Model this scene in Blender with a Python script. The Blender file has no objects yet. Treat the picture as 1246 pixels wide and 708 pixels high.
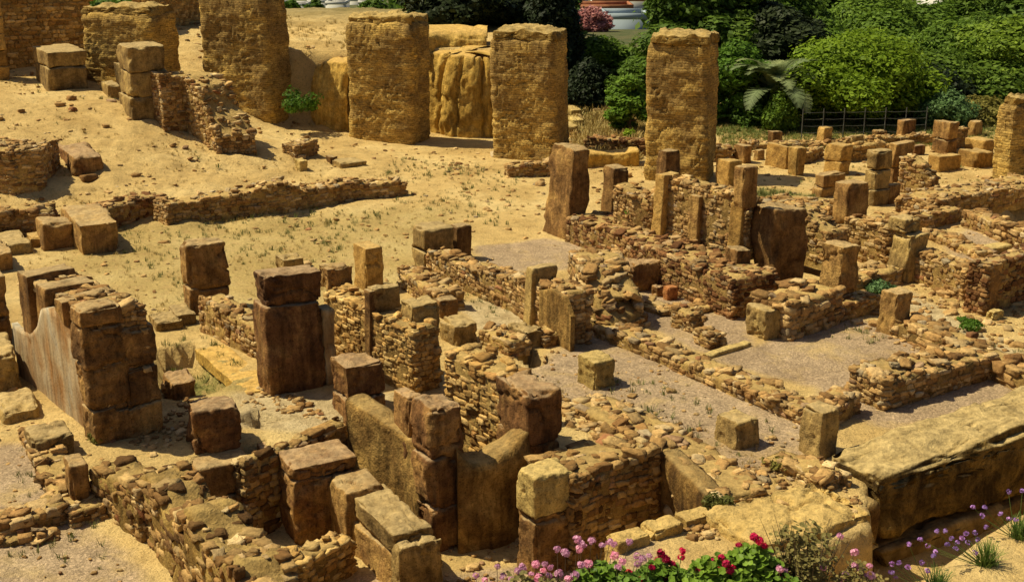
import bpy, math, random
import numpy as np
from mathutils import Vector

# ------------------------------------------------------------------ camera, light, exposure
CAMH, PITCH, FPX, CX, CY = 8.0, math.radians(17.0), 1500.0, 623.0, 354.0
scene = bpy.context.scene
col = scene.collection
cam_d = bpy.data.cameras.new('camera'); cam = bpy.data.objects.new('camera', cam_d); col.objects.link(cam)
cam.location = (0, 0, CAMH); cam.rotation_euler = (math.pi/2 - PITCH, 0, 0)
cam_d.sensor_width = 36.0; cam_d.lens = 36.0*FPX/1246.0; cam_d.clip_end = 6000
scene.camera = cam
SUN_EL = math.radians(57)
SV = Vector((-0.98, 0.19)).normalized()            # horizontal direction towards the sun
sun_vec = Vector((SV.x*math.cos(SUN_EL), SV.y*math.cos(SUN_EL), math.sin(SUN_EL)))
sd = bpy.data.lights.new('sun', 'SUN'); sun = bpy.data.objects.new('sun', sd); col.objects.link(sun)
sd.energy = 5.0; sd.angle = math.radians(0.53); sd.color = (1.0, 0.90, 0.60)
sun.rotation_euler = sun_vec.to_track_quat('Z', 'Y').to_euler(); sun.location = (-30, 10, 40)
world = bpy.data.worlds.new('World'); scene.world = world; world.use_nodes = True
wn = world.node_tree; bg = wn.nodes['Background']
sky = wn.nodes.new('ShaderNodeTexSky'); sky.sky_type = 'NISHITA'; sky.sun_disc = False
sky.sun_elevation = SUN_EL; sky.sun_rotation = math.atan2(SV.x, SV.y)
sky.dust_density = 3.0; sky.air_density = 1.0
wn.links.new(sky.outputs[0], bg.inputs[0]); bg.inputs[1].default_value = 0.052
scene.view_settings.view_transform = 'Standard'; scene.view_settings.look = 'None'
scene.view_settings.exposure = 0.22; scene.view_settings.gamma = 1.0
scene.view_settings.use_curve_mapping = False
scene.cycles.max_bounces = 5; scene.cycles.diffuse_bounces = 3

rng = np.random.default_rng(7); random.seed(7)
F = np.array([0, math.cos(PITCH), -math.sin(PITCH)]); U = np.array([0, math.sin(PITCH), math.cos(PITCH)])
R = np.array([1.0, 0, 0]); C0 = np.array([0, 0, CAMH])
TH = math.radians(30)
A_ = np.array([math.cos(TH), math.sin(TH), 0]); B_ = np.array([-math.sin(TH), math.cos(TH), 0])

# ------------------------------------------------------------------ noise (vectorised value noise)
def _h(ix, iy, iz, s):
    n = (ix*374761393 + iy*668265263 + iz*2147483647 + s*1274126177) & 0x7fffffff
    n = ((n ^ (n >> 13))*1274126177) & 0x7fffffff
    n = ((n ^ (n >> 15))*668265263) & 0x7fffffff
    return ((n ^ (n >> 16)) & 0xffff)/65535.0
def vnoise(x, y, z, s=0):
    x = np.asarray(x, float); y = np.asarray(y, float); z = np.asarray(z, float)
    xi = np.floor(x).astype(np.int64); yi = np.floor(y).astype(np.int64); zi = np.floor(z).astype(np.int64)
    fx = x-xi; fy = y-yi; fz = z-zi
    fx = fx*fx*(3-2*fx); fy = fy*fy*(3-2*fy); fz = fz*fz*(3-2*fz)
    def L(a, b, t): return a+(b-a)*t
    r = L(L(L(_h(xi,yi,zi,s),_h(xi+1,yi,zi,s),fx),L(_h(xi,yi+1,zi,s),_h(xi+1,yi+1,zi,s),fx),fy),
          L(L(_h(xi,yi,zi+1,s),_h(xi+1,yi,zi+1,s),fx),L(_h(xi,yi+1,zi+1,s),_h(xi+1,yi+1,zi+1,s),fx),fy),fz)
    return r*2-1
def fbm(x, y, z, f=1.0, o=4, s=0):
    r = 0; a = 1; t = 0
    for k in range(o):
        r = r + a*vnoise(x*f, y*f, z*f, s+k*17); t += a; a *= .5; f *= 2.03
    return r/t

# ------------------------------------------------------------------ terrain
def ray(u, v): return F + (u-CX)/FPX*R - (v-CY)/FPX*U
def P(u, v, z=0.0):
    d = ray(u, v); t = (z-CAMH)/d[2]; return C0 + d*t
CTRL = []
def cp(u, v, z):
    p = P(u, v, z); CTRL.append((p[0], p[1], z))
for u, v, z in [(0,95,2.1),(60,100,2.0),(150,100,1.8),(110,112,1.9),(230,70,2.6),(300,152,.55),(225,190,.7),(120,130,1.8),(150,165,1.15),
                (60,150,1.4),(0,165,1.3),(0,240,.25),(70,240,.15),(150,215,.4),(340,140,.6),(400,225,0),(430,170,.15),(500,180,0),(640,200,0),
                (300,210,.25),(230,240,.1),(560,190,0),(850,225,0),(100,300,0),(-250,120,2.2),(-250,180,1.6),(-250,260,.2),(-100,60,2.6),(-250,60,2.9)]: cp(u,v,z)
for u, v in [(0,320),(200,320),(400,300),(600,260),(300,400),(100,400),(500,400),(800,300),(1000,300),(1200,300),(1000,200),(1200,190),(1300,150),(0,500),(300,520),(600,520),(900,520),(1200,520),(-200,400),(1400,250),(800,180),(950,165),(700,170)]: cp(u,v,0)
CT = np.array(CTRL)
def _tps(r2): return np.where(r2 > 1e-9, r2*np.log(np.maximum(r2, 1e-9)), 0)
n_ = len(CT)
K = _tps((CT[:,None,0]-CT[None,:,0])**2+(CT[:,None,1]-CT[None,:,1])**2) + np.eye(n_)*6.0
Pm = np.c_[np.ones(n_), CT[:,:2]]
Wt = np.linalg.solve(np.block([[K, Pm],[Pm.T, np.zeros((3,3))]]), np.r_[CT[:,2], 0,0,0])
def sstep(a, b, x):
    t = np.clip((x-a)/(b-a), 0, 1); return t*t*(3-2*t)
def poly_sd(px, py, poly):            # signed distance, positive inside
    d = np.full(px.shape, 1e9); ins = np.zeros(px.shape, bool); n = len(poly)
    for i in range(n):
        ax, ay = poly[i]; bx, by = poly[(i+1) % n]
        ex, ey = bx-ax, by-ay; L2 = ex*ex+ey*ey+1e-12
        t = np.clip(((px-ax)*ex+(py-ay)*ey)/L2, 0, 1)
        d = np.minimum(d, np.hypot(px-ax-t*ex, py-ay-t*ey))
        c = (ay > py) != (by > py)
        with np.errstate(divide='ignore', invalid='ignore'):
            xi = (bx-ax)*(py-ay)/(by-ay if by != ay else 1e-12)+ax
        ins ^= (c & (px < xi))
    return np.where(ins, d, -d)
def pxpoly(pts, z=0.0): return [tuple(P(u, v, z)[:2]) for u, v in pts]
PITS = [  # polygon at rim level, floor z, edge width
 (pxpoly([(240,556),(314,536),(335,552),(418,510),(512,554),(560,560),(645,540),(690,596),(803,556),(858,615),(745,668),(640,775),(330,775),(262,700),(238,640)]), -1.3, .12),
 (pxpoly([(540,488),(612,527),(640,518),(646,546),(560,566),(512,558),(500,530)]), -1.3, .1),
 (pxpoly([(1062,562),(1440,452),(1540,640)],.3)+pxpoly([(1240,612),(1090,706),(1000,760),(640,775),(745,690),(908,672),(1068,622)],.3), -1.2, .12),
 (pxpoly([(196,424),(236,419),(282,462),(262,476),(204,482),(190,450)]), -.45, .1),
 (pxpoly([(292,508),(312,499),(336,512),(314,521)]), -.8, .04),
 (pxpoly([(626,428),(640,424),(670,440),(650,448)]), -.55, .06),
 (pxpoly([(1190,262),(1300,225),(1330,262),(1235,275)],.0), -.6, .15),
]
def terrain(x, y, fine=False):
    x = np.asarray(x, float); y = np.asarray(y, float)
    xs = np.clip(x, -26, 24); ys = np.clip(y, 12, 62)
    z = Wt[n_]+Wt[n_+1]*xs+Wt[n_+2]*ys
    for i in range(n_): z = z+Wt[i]*_tps((xs-CT[i,0])**2+(ys-CT[i,1])**2)
    # flatten numerical ripples away from the mound
    m = sstep(-1.0, -5.0, x + 0*(y))*sstep(27, 33, y)
    z = np.clip(z, -.05, 3.2)*m
    # plateau of unexcavated earth behind the pillars (left of x = 1)
    line = (y-47.2) - (-0.04)*(x+5)
    pl = sstep(-.45, .35, line)*sstep(1.5, -.2, x)
    step = sstep(-11.5, -9.0, x)
    z = z*(1-pl) + pl*(3.1*step+(1-step)*np.maximum(z, 1.6+np.clip((y-46)/9, 0, 1)*1.5))
    # bank under the trees, to the right
    z = z + sstep(48, 52, y)*sstep(1, 5, x)*(.5+.02*np.clip(y-50, 0, 20))
    # the hill falls away towards the town
    far = sstep(66, 95, y)
    z = z*(1-far) - far*(np.clip(y-66, 0, 260)*.062)
    for poly, fz, w in PITS:
        xs_ = [q[0] for q in poly]; ys_ = [q[1] for q in poly]
        mk = (x > min(xs_)-.5) & (x < max(xs_)+.5) & (y > min(ys_)-.5) & (y < max(ys_)+.5)
        if np.any(mk):
            s = poly_sd(np.atleast_1d(x), np.atleast_1d(y), poly).reshape(x.shape)
            k = np.where(mk, sstep(-w*.5, w*.5, s), 0); z = z*(1-k)+fz*k
    # garden bed in the foreground
    k = poly_sd(np.atleast_1d(x), np.atleast_1d(y), GARDEN).reshape(x.shape); k = sstep(-.15, .35, k); z = z*(1-k)+.25*k
    return z
GARDEN = pxpoly([(1620,470),(1246,604),(1096,702),(1040,726),(900,736),(560,744)],.25)+[(-1.0,12.6),(-4,4),(-4,-20),(40,-20),(40,14)]
def tz(x, y): return float(terrain(np.array([x]), np.array([y]))[0])
def G(u, v):
    z = 0.0
    for _ in range(14):
        p = P(u, v, z); z = z*.45+tz(p[0], p[1])*.55
    return P(u, v, z)

# ------------------------------------------------------------------ mesh helpers
def new_mesh(name, V, Fc, mats, smooth=True, tint=None, mi=None):
    me = bpy.data.meshes.new(name)
    V = np.asarray(V, np.float32); Fc = np.asarray(Fc, np.int32)
    k = Fc.shape[1]
    me.vertices.add(len(V)); me.vertices.foreach_set('co', V.ravel())
    me.loops.add(Fc.size); me.loops.foreach_set('vertex_index', Fc.ravel())
    me.polygons.add(len(Fc)); me.polygons.foreach_set('loop_start', np.arange(0, Fc.size, k, dtype=np.int32))
    me.polygons.foreach_set('loop_total', np.full(len(Fc), k, np.int32))
    for m in mats: me.materials.append(m)
    if mi is not None: me.polygons.foreach_set('material_index', np.asarray(mi, np.int32))
    me.update(calc_edges=True); me.validate()
    if smooth: me.polygons.foreach_set('use_smooth', np.ones(len(me.polygons), bool))
    if tint is not None:
        at = me.color_attributes.new('tint', 'FLOAT_COLOR', 'POINT')
        at.data.foreach_set('color', np.c_[np.asarray(tint, np.float32), np.ones(len(V), np.float32)].ravel())
    return me
def link(name, me, parent=None, loc=(0,0,0), rz=0.0):
    o = bpy.data.objects.new(name, me); col.objects.link(o); o.location = loc; o.rotation_euler = (0, 0, rz)
    if parent is not None: o.parent = parent
    return o
def tag(o, label=None, cat=None, group=None, kind=None):
    if label: o['label'] = label
    if cat: o['category'] = cat
    if group: o['group'] = group
    if kind: o['kind'] = kind
    elif cat: o['kind'] = 'thing'
    return o
class MB:
    def __init__(s): s.V = []; s.Q = []; s.T = []; s.M = []; s.n = 0
    def add(s, V, Q, tint=(.5,.5,.5), mi=0):
        V = np.asarray(V, float); s.V.append(V); s.Q.append(np.asarray(Q)+s.n)
        t = np.asarray(tint, float); s.T.append(np.broadcast_to(t, (len(V), 3))); s.M.append(np.full(len(Q), mi)); s.n += len(V)
    def mesh(s, name, mats, smooth=True, origin=None):
        V = np.concatenate(s.V)
        if origin is not None: V = V-np.asarray(origin)
        return new_mesh(name, V, np.concatenate(s.Q), mats, smooth, np.concatenate(s.T), np.concatenate(s.M))
_tc = {}
def boxgrid(lines):
    key = tuple(round(float(t), 4) for t in lines)
    if key in _tc: return _tc[key]
    L = np.array(lines); n = len(L); vid = {}; V = []; Q = []
    def g(p):
        k = tuple(np.round(p, 5))
        if k not in vid: vid[k] = len(V); V.append(p)
        return vid[k]
    for ax in range(3):
        for sgn in (-1, 1):
            a, b = (ax+1) % 3, (ax+2) % 3
            idx = np.zeros((n, n), int)
            for i in range(n):
                for j in range(n):
                    p = np.zeros(3); p[ax] = sgn; p[a] = L[i]; p[b] = L[j]; idx[i, j] = g(p)
            for i in range(n-1):
                for j in range(n-1):
                    q = [idx[i,j], idx[i+1,j], idx[i+1,j+1], idx[i,j+1]]
                    Q.append(q if sgn > 0 else q[::-1])
    _tc[key] = (np.array(V), np.array(Q)); return _tc[key]
STONE_T = boxgrid([-1, 0, 1])
STONE_F = boxgrid([-1, -.4, .4, 1])
def edge_lines(n): return [-1, -.93] + list(np.linspace(-.84, .84, n)) + [.93, 1]

def block_arr(w, d, h, seed=0, rough=1.0, n=9, r=.035, taper=0.0, strata=0.0, ero=1.0):
    V, Q = boxgrid(edge_lines(n)); V = V.copy()
    hv = np.array([w/2, d/2, h/2]); p = V*hv
    r = min(r, .3*min(hv)); inner = np.clip(p, -(hv-r), hv-r); dlt = p-inner
    ln = np.linalg.norm(dlt, axis=1, keepdims=True); nrm = dlt/np.maximum(ln, 1e-6)
    p = inner + nrm*r
    ox, oy, oz = seed*3.17 % 97, seed*7.31 % 89, seed*1.93 % 83
    X, Y, Z = p[:,0]+ox, p[:,1]+oy, p[:,2]+oz
    disp = (.03*fbm(X,Y,Z,2.2,3,seed) + .016*fbm(X,Y,Z,8,3,seed+5))*rough
    if n >= 18:
        cr = np.abs(fbm(X,Y,Z*1.6,1.3,4,seed+51)); disp = disp-.05*min(rough, 2)*np.clip(1-cr/.05, 0, 1)*(vnoise(X*1.1, Y*1.1, Z*1.1, seed+52) > .05)
        disp = disp-.03*np.clip(fbm(X,Y,Z,9,2,seed+61)-.28, 0, 1)*3
    edge = np.sort(np.abs(V), axis=1)[:,1]
    chip = np.clip(fbm(X,Y,Z,2.6,4,seed+9)+.02, 0, 1)*sstep(.75, 1.0, edge)*.16*ero
    cx = np.sign(V)*sstep(.6, 1, np.abs(V))
    cl = cx/np.maximum(np.linalg.norm(cx, axis=1, keepdims=True), 1e-6)
    disp = disp + .05*rough*fbm(X,Y,Z,.9,2,seed+31)*min(1, min(w,d,h)/.6)
    p = p + nrm*disp[:,None] - cl*np.minimum(chip, .17)[:,None]*min(1.0, min(w,d,h)/.5)
    if strata: p[:, :2] += nrm[:, :2]*(strata*vnoise(X*1.5, Y*1.5, Z*11, seed+3))[:,None]
    sk = np.random.default_rng(seed).normal(size=4)*.016*min(rough, 1.6)
    p[:,0] += p[:,2]*sk[0]; p[:,1] += p[:,2]*sk[1]; p[:, :2] *= (1+sk[2]*p[:,2:3]/h*2); p[:,2] += p[:,0]*sk[3]*(V[:,2] > .5)
    if taper: p[:, :2] *= (1-taper*(p[:,2:3]/h+.5))
    p[:,2] += h/2
    return p, Q
def link_block(name, w, d, h, mat, parent=None, loc=(0,0,0), rz=0.0, seed=None, **kw):
    seed = seed if seed is not None else int(rng.integers(1, 9999))
    V, Q = block_arr(w, d, h, seed, **kw)
    return link(name, new_mesh(name, V, Q, [mat]), parent, loc, rz)

# ------------------------------------------------------------------ materials
def nodes(name, rough=.95):
    m = bpy.data.materials.new(name); m.use_nodes = True; nt = m.node_tree; b = nt.nodes['Principled BSDF']
    b.inputs['Roughness'].default_value = rough; b.inputs['Specular IOR Level'].default_value = .15
    return m, nt, b
def N(nt, typ, **kw):
    n = nt.nodes.new(typ)
    for k, v in kw.items(): setattr(n, k, v)
    return n
def lk(nt, a, b): nt.links.new(a, b)
def noise(nt, vec, scale, detail=5, rough=.55, dist=0):
    n = N(nt, 'ShaderNodeTexNoise'); n.inputs['Scale'].default_value = scale; n.inputs['Detail'].default_value = detail
    n.inputs['Roughness'].default_value = rough; n.inputs['Distortion'].default_value = dist; lk(nt, vec, n.inputs['Vector']); return n.outputs['Fac']
def ramp(nt, fac, stops, interp='LINEAR'):
    r = N(nt, 'ShaderNodeValToRGB'); r.color_ramp.interpolation = interp; e = r.color_ramp.elements
    while len(e) < len(stops): e.new(.5)
    for i, (p, c) in enumerate(stops):
        e[i].position = p; e[i].color = (c, c, c, 1) if isinstance(c, (int, float)) else (*c, 1)
    lk(nt, fac, r.inputs[0]); return r.outputs[0]
def mix(nt, fac, a, b, mode='MIX'):
    m = N(nt, 'ShaderNodeMix', data_type='RGBA', blend_type=mode)
    for s, v in ((m.inputs['Factor'], fac), (m.inputs['A'], a), (m.inputs['B'], b)):
        if isinstance(v, (int, float)): s.default_value = v
        elif isinstance(v, tuple): s.default_value = (*v, 1)
        else: lk(nt, v, s)
    return m.outputs['Result']
def mth(nt, op, a, b=None, c=None):
    m = N(nt, 'ShaderNodeMath', operation=op)
    for i, v in enumerate((a, b, c)):
        if v is None: continue
        if isinstance(v, (int, float)): m.inputs[i].default_value = v
        else: lk(nt, v, m.inputs[i])
    return m.outputs[0]
def bump(nt, b, hs, dist=.02, st=1.0):
    bm = N(nt, 'ShaderNodeBump'); bm.inputs['Distance'].default_value = dist; bm.inputs['Strength'].default_value = st
    lk(nt, hs, bm.inputs['Height']); lk(nt, bm.outputs[0], b.inputs['Normal'])
def scaled(nt, vec, s):
    m = N(nt, 'ShaderNodeVectorMath', operation='MULTIPLY'); lk(nt, vec, m.inputs[0]); m.inputs[1].default_value = s; return m.outputs[0]

def warm(c, k=.72): return (min(.8, c[0]*1.06), c[1], c[2]*k)
def stone_mat(name, cols, top=(.36,.29,.18), topamt=.75, streak=.0, bs=1.0):
    cols = [warm(c) for c in cols]; top = warm(top, .8)
    m, nt, b = nodes(name); g = N(nt, 'ShaderNodeNewGeometry'); pos = g.outputs['Position']
    oi = N(nt, 'ShaderNodeObjectInfo')
    n1 = noise(nt, pos, 1.7, 7, .62, .6)
    off = mth(nt, 'MULTIPLY_ADD', oi.outputs['Random'], .24, -.12)
    c = ramp(nt, mth(nt, 'ADD', n1, off), [(.3, cols[0]), (.5, cols[1]), (.68, cols[2])])
    n2 = noise(nt, pos, 9, 6, .65)
    c = mix(nt, 1.0, c, ramp(nt, n2, [(.3, .62), (.5, 1.0), (.7, 1.3)]), 'MULTIPLY')
    n3 = noise(nt, pos, 38, 3, .6)
    c = mix(nt, 1.0, c, ramp(nt, n3, [(.33, .5), (.45, 1.0), (.75, 1.18)]), 'MULTIPLY')
    if streak:
        ns = noise(nt, scaled(nt, pos, (5, 5, .55)), 1.6, 5, .6)
        c = mix(nt, 1.0, c, ramp(nt, ns, [(.38, 1-streak), (.55, 1.0)]), 'MULTIPLY')
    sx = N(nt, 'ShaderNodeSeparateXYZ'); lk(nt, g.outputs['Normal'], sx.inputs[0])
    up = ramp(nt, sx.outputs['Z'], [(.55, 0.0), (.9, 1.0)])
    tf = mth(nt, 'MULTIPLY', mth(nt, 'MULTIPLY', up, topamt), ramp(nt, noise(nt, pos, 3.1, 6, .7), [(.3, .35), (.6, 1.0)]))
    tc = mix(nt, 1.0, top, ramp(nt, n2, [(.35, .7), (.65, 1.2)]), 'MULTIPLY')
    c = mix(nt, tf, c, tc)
    lk(nt, c, b.inputs['Base Color'])
    vor = N(nt, 'ShaderNodeTexVoronoi'); vor.inputs['Scale'].default_value = 22; lk(nt, pos, vor.inputs['Vector'])
    h = mth(nt, 'ADD', mth(nt, 'MULTIPLY', n2, 1.6), mth(nt, 'ADD', mth(nt, 'MULTIPLY', n3, .5), mth(nt, 'MULTIPLY', vor.outputs['Distance'], .15)))
    bump(nt, b, h, .026*bs, .9)
    return m
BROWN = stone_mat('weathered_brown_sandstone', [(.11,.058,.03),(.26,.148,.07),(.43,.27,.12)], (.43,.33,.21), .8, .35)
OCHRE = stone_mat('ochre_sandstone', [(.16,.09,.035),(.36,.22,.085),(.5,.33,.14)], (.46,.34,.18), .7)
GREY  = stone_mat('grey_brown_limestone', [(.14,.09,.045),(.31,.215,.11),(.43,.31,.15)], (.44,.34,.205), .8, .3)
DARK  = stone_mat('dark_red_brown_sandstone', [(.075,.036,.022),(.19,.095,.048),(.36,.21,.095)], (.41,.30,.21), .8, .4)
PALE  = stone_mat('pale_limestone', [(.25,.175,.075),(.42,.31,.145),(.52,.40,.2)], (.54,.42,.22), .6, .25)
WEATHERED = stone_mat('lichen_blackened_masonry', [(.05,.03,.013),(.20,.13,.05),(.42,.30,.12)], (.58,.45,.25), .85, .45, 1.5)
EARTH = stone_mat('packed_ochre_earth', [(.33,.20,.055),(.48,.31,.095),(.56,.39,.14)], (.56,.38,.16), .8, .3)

def rubble_mat(name, ramp_cols):
    ramp_cols = [(p, warm(c, .9)) for p, c in ramp_cols]
    m, nt, b = nodes(name); g = N(nt, 'ShaderNodeNewGeometry'); pos = g.outputs['Position']
    at = N(nt, 'ShaderNodeAttribute', attribute_name='tint'); sp = N(nt, 'ShaderNodeSeparateColor'); lk(nt, at.outputs['Color'], sp.inputs[0])
    c = ramp(nt, sp.outputs[0], ramp_cols)
    c = mix(nt, 1.0, c, ramp(nt, sp.outputs[1], [(0, .7), (1, 1.3)]), 'MULTIPLY')
    n2 = noise(nt, pos, 14, 5, .65)
    c = mix(nt, 1.0, c, ramp(nt, n2, [(.3, .6), (.5, 1.0), (.7, 1.25)]), 'MULTIPLY')
    n1 = noise(nt, pos, 1.1, 4, .6)
    c = mix(nt, 1.0, c, ramp(nt, n1, [(.35, (.70,.60,.52)), (.62, (1.05,.98,.90))]), 'MULTIPLY')
    lk(nt, c, b.inputs['Base Color']); n3 = noise(nt, pos, 50, 3)
    bump(nt, b, mth(nt, 'ADD', mth(nt, 'MULTIPLY', n2, 1.3), mth(nt, 'MULTIPLY', n3, .5)), .03, .8)
    return m
RC = [(0, (.20,.12,.055)), (.2, (.33,.215,.095)), (.5, (.44,.31,.145)), (.7, (.45,.34,.18)), (.9, (.54,.44,.26)), (.97, (.36,.32,.24)), (1, (.28,.14,.07))]
RUBBLE = rubble_mat('mixed_rubble_stones', RC)
RUB_Y = rubble_mat('yellow_rubble_stones', [(0, (.28,.17,.06)), (.3, (.44,.3,.12)), (.6, (.5,.36,.15)), (.9, (.56,.44,.22)), (1, (.36,.22,.09))])
RUB_R = rubble_mat('reddish_rubble_stones', [(0, (.12,.06,.03)), (.35, (.24,.13,.06)), (.6, (.34,.22,.105)), (.85, (.42,.31,.16)), (1, (.34,.29,.21))])
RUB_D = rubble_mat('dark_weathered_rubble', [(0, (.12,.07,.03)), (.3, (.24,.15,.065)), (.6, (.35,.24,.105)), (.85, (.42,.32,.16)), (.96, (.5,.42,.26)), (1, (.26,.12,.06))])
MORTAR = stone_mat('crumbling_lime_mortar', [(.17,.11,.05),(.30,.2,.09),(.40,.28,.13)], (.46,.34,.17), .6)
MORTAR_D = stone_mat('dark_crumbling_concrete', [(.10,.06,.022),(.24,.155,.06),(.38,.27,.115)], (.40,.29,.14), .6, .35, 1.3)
def pillar_mat():
    m, nt, b = nodes('small_course_stone_masonry'); g = N(nt, 'ShaderNodeNewGeometry'); pos = g.outputs['Position']
    wob = noise(nt, pos, 1.5, 3); tc = N(nt, 'ShaderNodeTexCoord'); ob = tc.outputs['Object']
    sx = N(nt, 'ShaderNodeSeparateXYZ'); lk(nt, ob, sx.inputs[0])
    zz = mth(nt, 'ADD', mth(nt, 'MULTIPLY', sx.outputs['Z'], 1.0), mth(nt, 'MULTIPLY', wob, .12))
    xx = mth(nt, 'ADD', sx.outputs['X'], sx.outputs['Y'])
    wb = noise(nt, pos, 7, 4); cb = N(nt, 'ShaderNodeCombineXYZ'); lk(nt, mth(nt, 'MULTIPLY_ADD', wb, .22, xx), cb.inputs[0]); lk(nt, mth(nt, 'MULTIPLY_ADD', wb, .05, zz), cb.inputs[1])
    br = N(nt, 'ShaderNodeTexBrick'); lk(nt, cb.outputs[0], br.inputs['Vector']); br.inputs['Scale'].default_value = 1
    br.inputs['Brick Width'].default_value = .16; br.inputs['Row Height'].default_value = .075; br.inputs['Mortar Size'].default_value = .014
    br.inputs['Mortar Smooth'].default_value = .8; br.inputs['Bias'].default_value = -.1
    br.inputs['Color1'].default_value = (.62,.41,.115,1); br.inputs['Color2'].default_value = (.46,.29,.075,1); br.inputs['Mortar'].default_value = (.40,.25,.07,1)
    c = br.outputs['Color']
    big = noise(nt, scaled(nt, pos, (1,1,1.6)), .8, 6, .62, .4)
    zr = mth(nt, 'ADD', mth(nt, 'MULTIPLY', big, 1.0), mth(nt, 'MULTIPLY', sx.outputs['Z'], .028))
    c = mix(nt, ramp(nt, zr, [(.48, 0.0), (.64, .65)]), c, (.17,.10,.04))
    ns = noise(nt, scaled(nt, pos, (2.2, 2.2, 9)), 1.7, 6, .7)
    c = mix(nt, 1.0, c, ramp(nt, ns, [(.32, .4), (.5, 1.0), (.7, 1.35)]), 'MULTIPLY')
    n4 = noise(nt, pos, 16, 5, .7)
    c = mix(nt, 1.0, c, ramp(nt, n4, [(.36, .5), (.47, 1.0), (.7, 1.2)]), 'MULTIPLY')
    lk(nt, c, b.inputs['Base Color'])
    h = mth(nt, 'ADD', mth(nt, 'MULTIPLY', br.outputs['Fac'], -.6), mth(nt, 'ADD', mth(nt, 'MULTIPLY', ns, 1.4), mth(nt, 'MULTIPLY', n4, 1.0)))
    bump(nt, b, h, .03, .75); return m
PILLAR = pillar_mat()
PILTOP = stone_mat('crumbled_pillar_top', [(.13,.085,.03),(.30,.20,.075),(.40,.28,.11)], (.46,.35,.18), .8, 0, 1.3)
def plaster_mat(name, c0, c1, c2):
    m, nt, b = nodes(name, .85); g = N(nt, 'ShaderNodeNewGeometry'); pos = g.outputs['Position']
    n1 = noise(nt, scaled(nt, pos, (1,1,.45)), 1.5, 6, .6, .5)
    c = ramp(nt, n1, [(.32, c0), (.5, c1), (.64, c2)])
    n2 = noise(nt, scaled(nt, pos, (6,6,.8)), 1.5, 4, .6)
    c = mix(nt, 1.0, c, ramp(nt, n2, [(.35, .7), (.6, 1.1)]), 'MULTIPLY')
    n3 = noise(nt, pos, 20, 5, .7); c = mix(nt, 1.0, c, ramp(nt, n3, [(.35, .7), (.5, 1.0)]), 'MULTIPLY')
    lk(nt, c, b.inputs['Base Color']); bump(nt, b, mth(nt, 'ADD', n3, n1), .02, .7); return m
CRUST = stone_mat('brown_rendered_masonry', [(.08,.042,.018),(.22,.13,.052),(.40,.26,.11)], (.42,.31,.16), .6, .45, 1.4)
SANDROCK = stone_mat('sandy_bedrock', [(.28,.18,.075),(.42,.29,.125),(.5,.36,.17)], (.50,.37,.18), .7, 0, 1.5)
PLASTER = plaster_mat('worn_wall_plaster', (.3,.15,.05), (.42,.31,.18), (.44,.38,.28))
PLASTER_Y = plaster_mat('ochre_wall_plaster', (.24,.13,.05), (.38,.25,.11), (.44,.33,.18))
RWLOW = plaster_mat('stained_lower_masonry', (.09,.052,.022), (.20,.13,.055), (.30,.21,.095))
def ground_mat():
    m, nt, b = nodes('sandy_ground'); g = N(nt, 'ShaderNodeNewGeometry'); pos = g.outputs['Position']
    at = N(nt, 'ShaderNodeAttribute', attribute_name='tint'); sp = N(nt, 'ShaderNodeSeparateColor'); lk(nt, at.outputs['Color'], sp.inputs[0])
    n1 = noise(nt, pos, .45, 7, .6, .3); n2 = noise(nt, pos, 3.2, 6, .65); n3 = noise(nt, pos, 17, 4, .7); n4 = noise(nt, pos, 60, 3, .7)
    sand = ramp(nt, n1, [(.28, (.45,.29,.105)), (.5, (.61,.42,.17)), (.7, (.72,.53,.24))])
    grav = ramp(nt, n1, [(.3, (.36,.25,.155)), (.6, (.47,.34,.22))])
    vor = N(nt, 'ShaderNodeTexVoronoi'); vor.inputs['Scale'].default_value = 34; lk(nt, pos, vor.inputs['Vector'])
    vc = N(nt, 'ShaderNodeSeparateColor'); lk(nt, vor.outputs['Color'], vc.inputs[0])
    grav = mix(nt, 1.0, grav, ramp(nt, vc.outputs[0], [(0, .75), (.7, 1.02), (1, 1.35)]), 'MULTIPLY')
    slab = ramp(nt, n2, [(.3, (.42,.31,.17)), (.6, (.55,.44,.27))])
    gf = mth(nt, 'MULTIPLY', sp.outputs[0], ramp(nt, noise(nt, pos, 1.1, 7, .65, .5), [(.32, .45), (.48, 1.0)]))
    c = mix(nt, gf, sand, grav)
    c = mix(nt, sp.outputs[2], c, slab)
    grass = ramp(nt, n3, [(.3, (.07,.10,.02)), (.6, (.2,.19,.055))])
    wf = mth(nt, 'MULTIPLY', sp.outputs[1], ramp(nt, n2, [(.36, 0.0), (.5, 1.0)]))
    c = mix(nt, wf, c, grass)
    c = mix(nt, 1.0, c, ramp(nt, n2, [(.3, .74), (.5, 1.0), (.7, 1.1)]), 'MULTIPLY')
    c = mix(nt, 1.0, c, ramp(nt, n3, [(.32, .66), (.46, 1.0), (.7, 1.12)]), 'MULTIPLY')
    c = mix(nt, 1.0, c, ramp(nt, n4, [(.35, .75), (.5, 1.0)]), 'MULTIPLY')
    far = ramp(nt, mth(nt, 'MULTIPLY', N_y(nt, pos), .01), [(.55, 0.0), (.75, 1.0)])
    c = mix(nt, far, c, ramp(nt, n1, [(.4, (.06,.08,.03)), (.6, (.12,.11,.05))]))
    lk(nt, c, b.inputs['Base Color'])
    bump(nt, b, mth(nt, 'ADD', mth(nt, 'MULTIPLY', n3, 1.2), mth(nt, 'ADD', mth(nt, 'MULTIPLY', n2, 1.5), mth(nt, 'MULTIPLY', n4, .5))), .05, .9)
    return m
def N_y(nt, pos):
    s = N(nt, 'ShaderNodeSeparateXYZ'); lk(nt, pos, s.inputs[0]); return s.outputs['Y']
GROUND = ground_mat()
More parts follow.
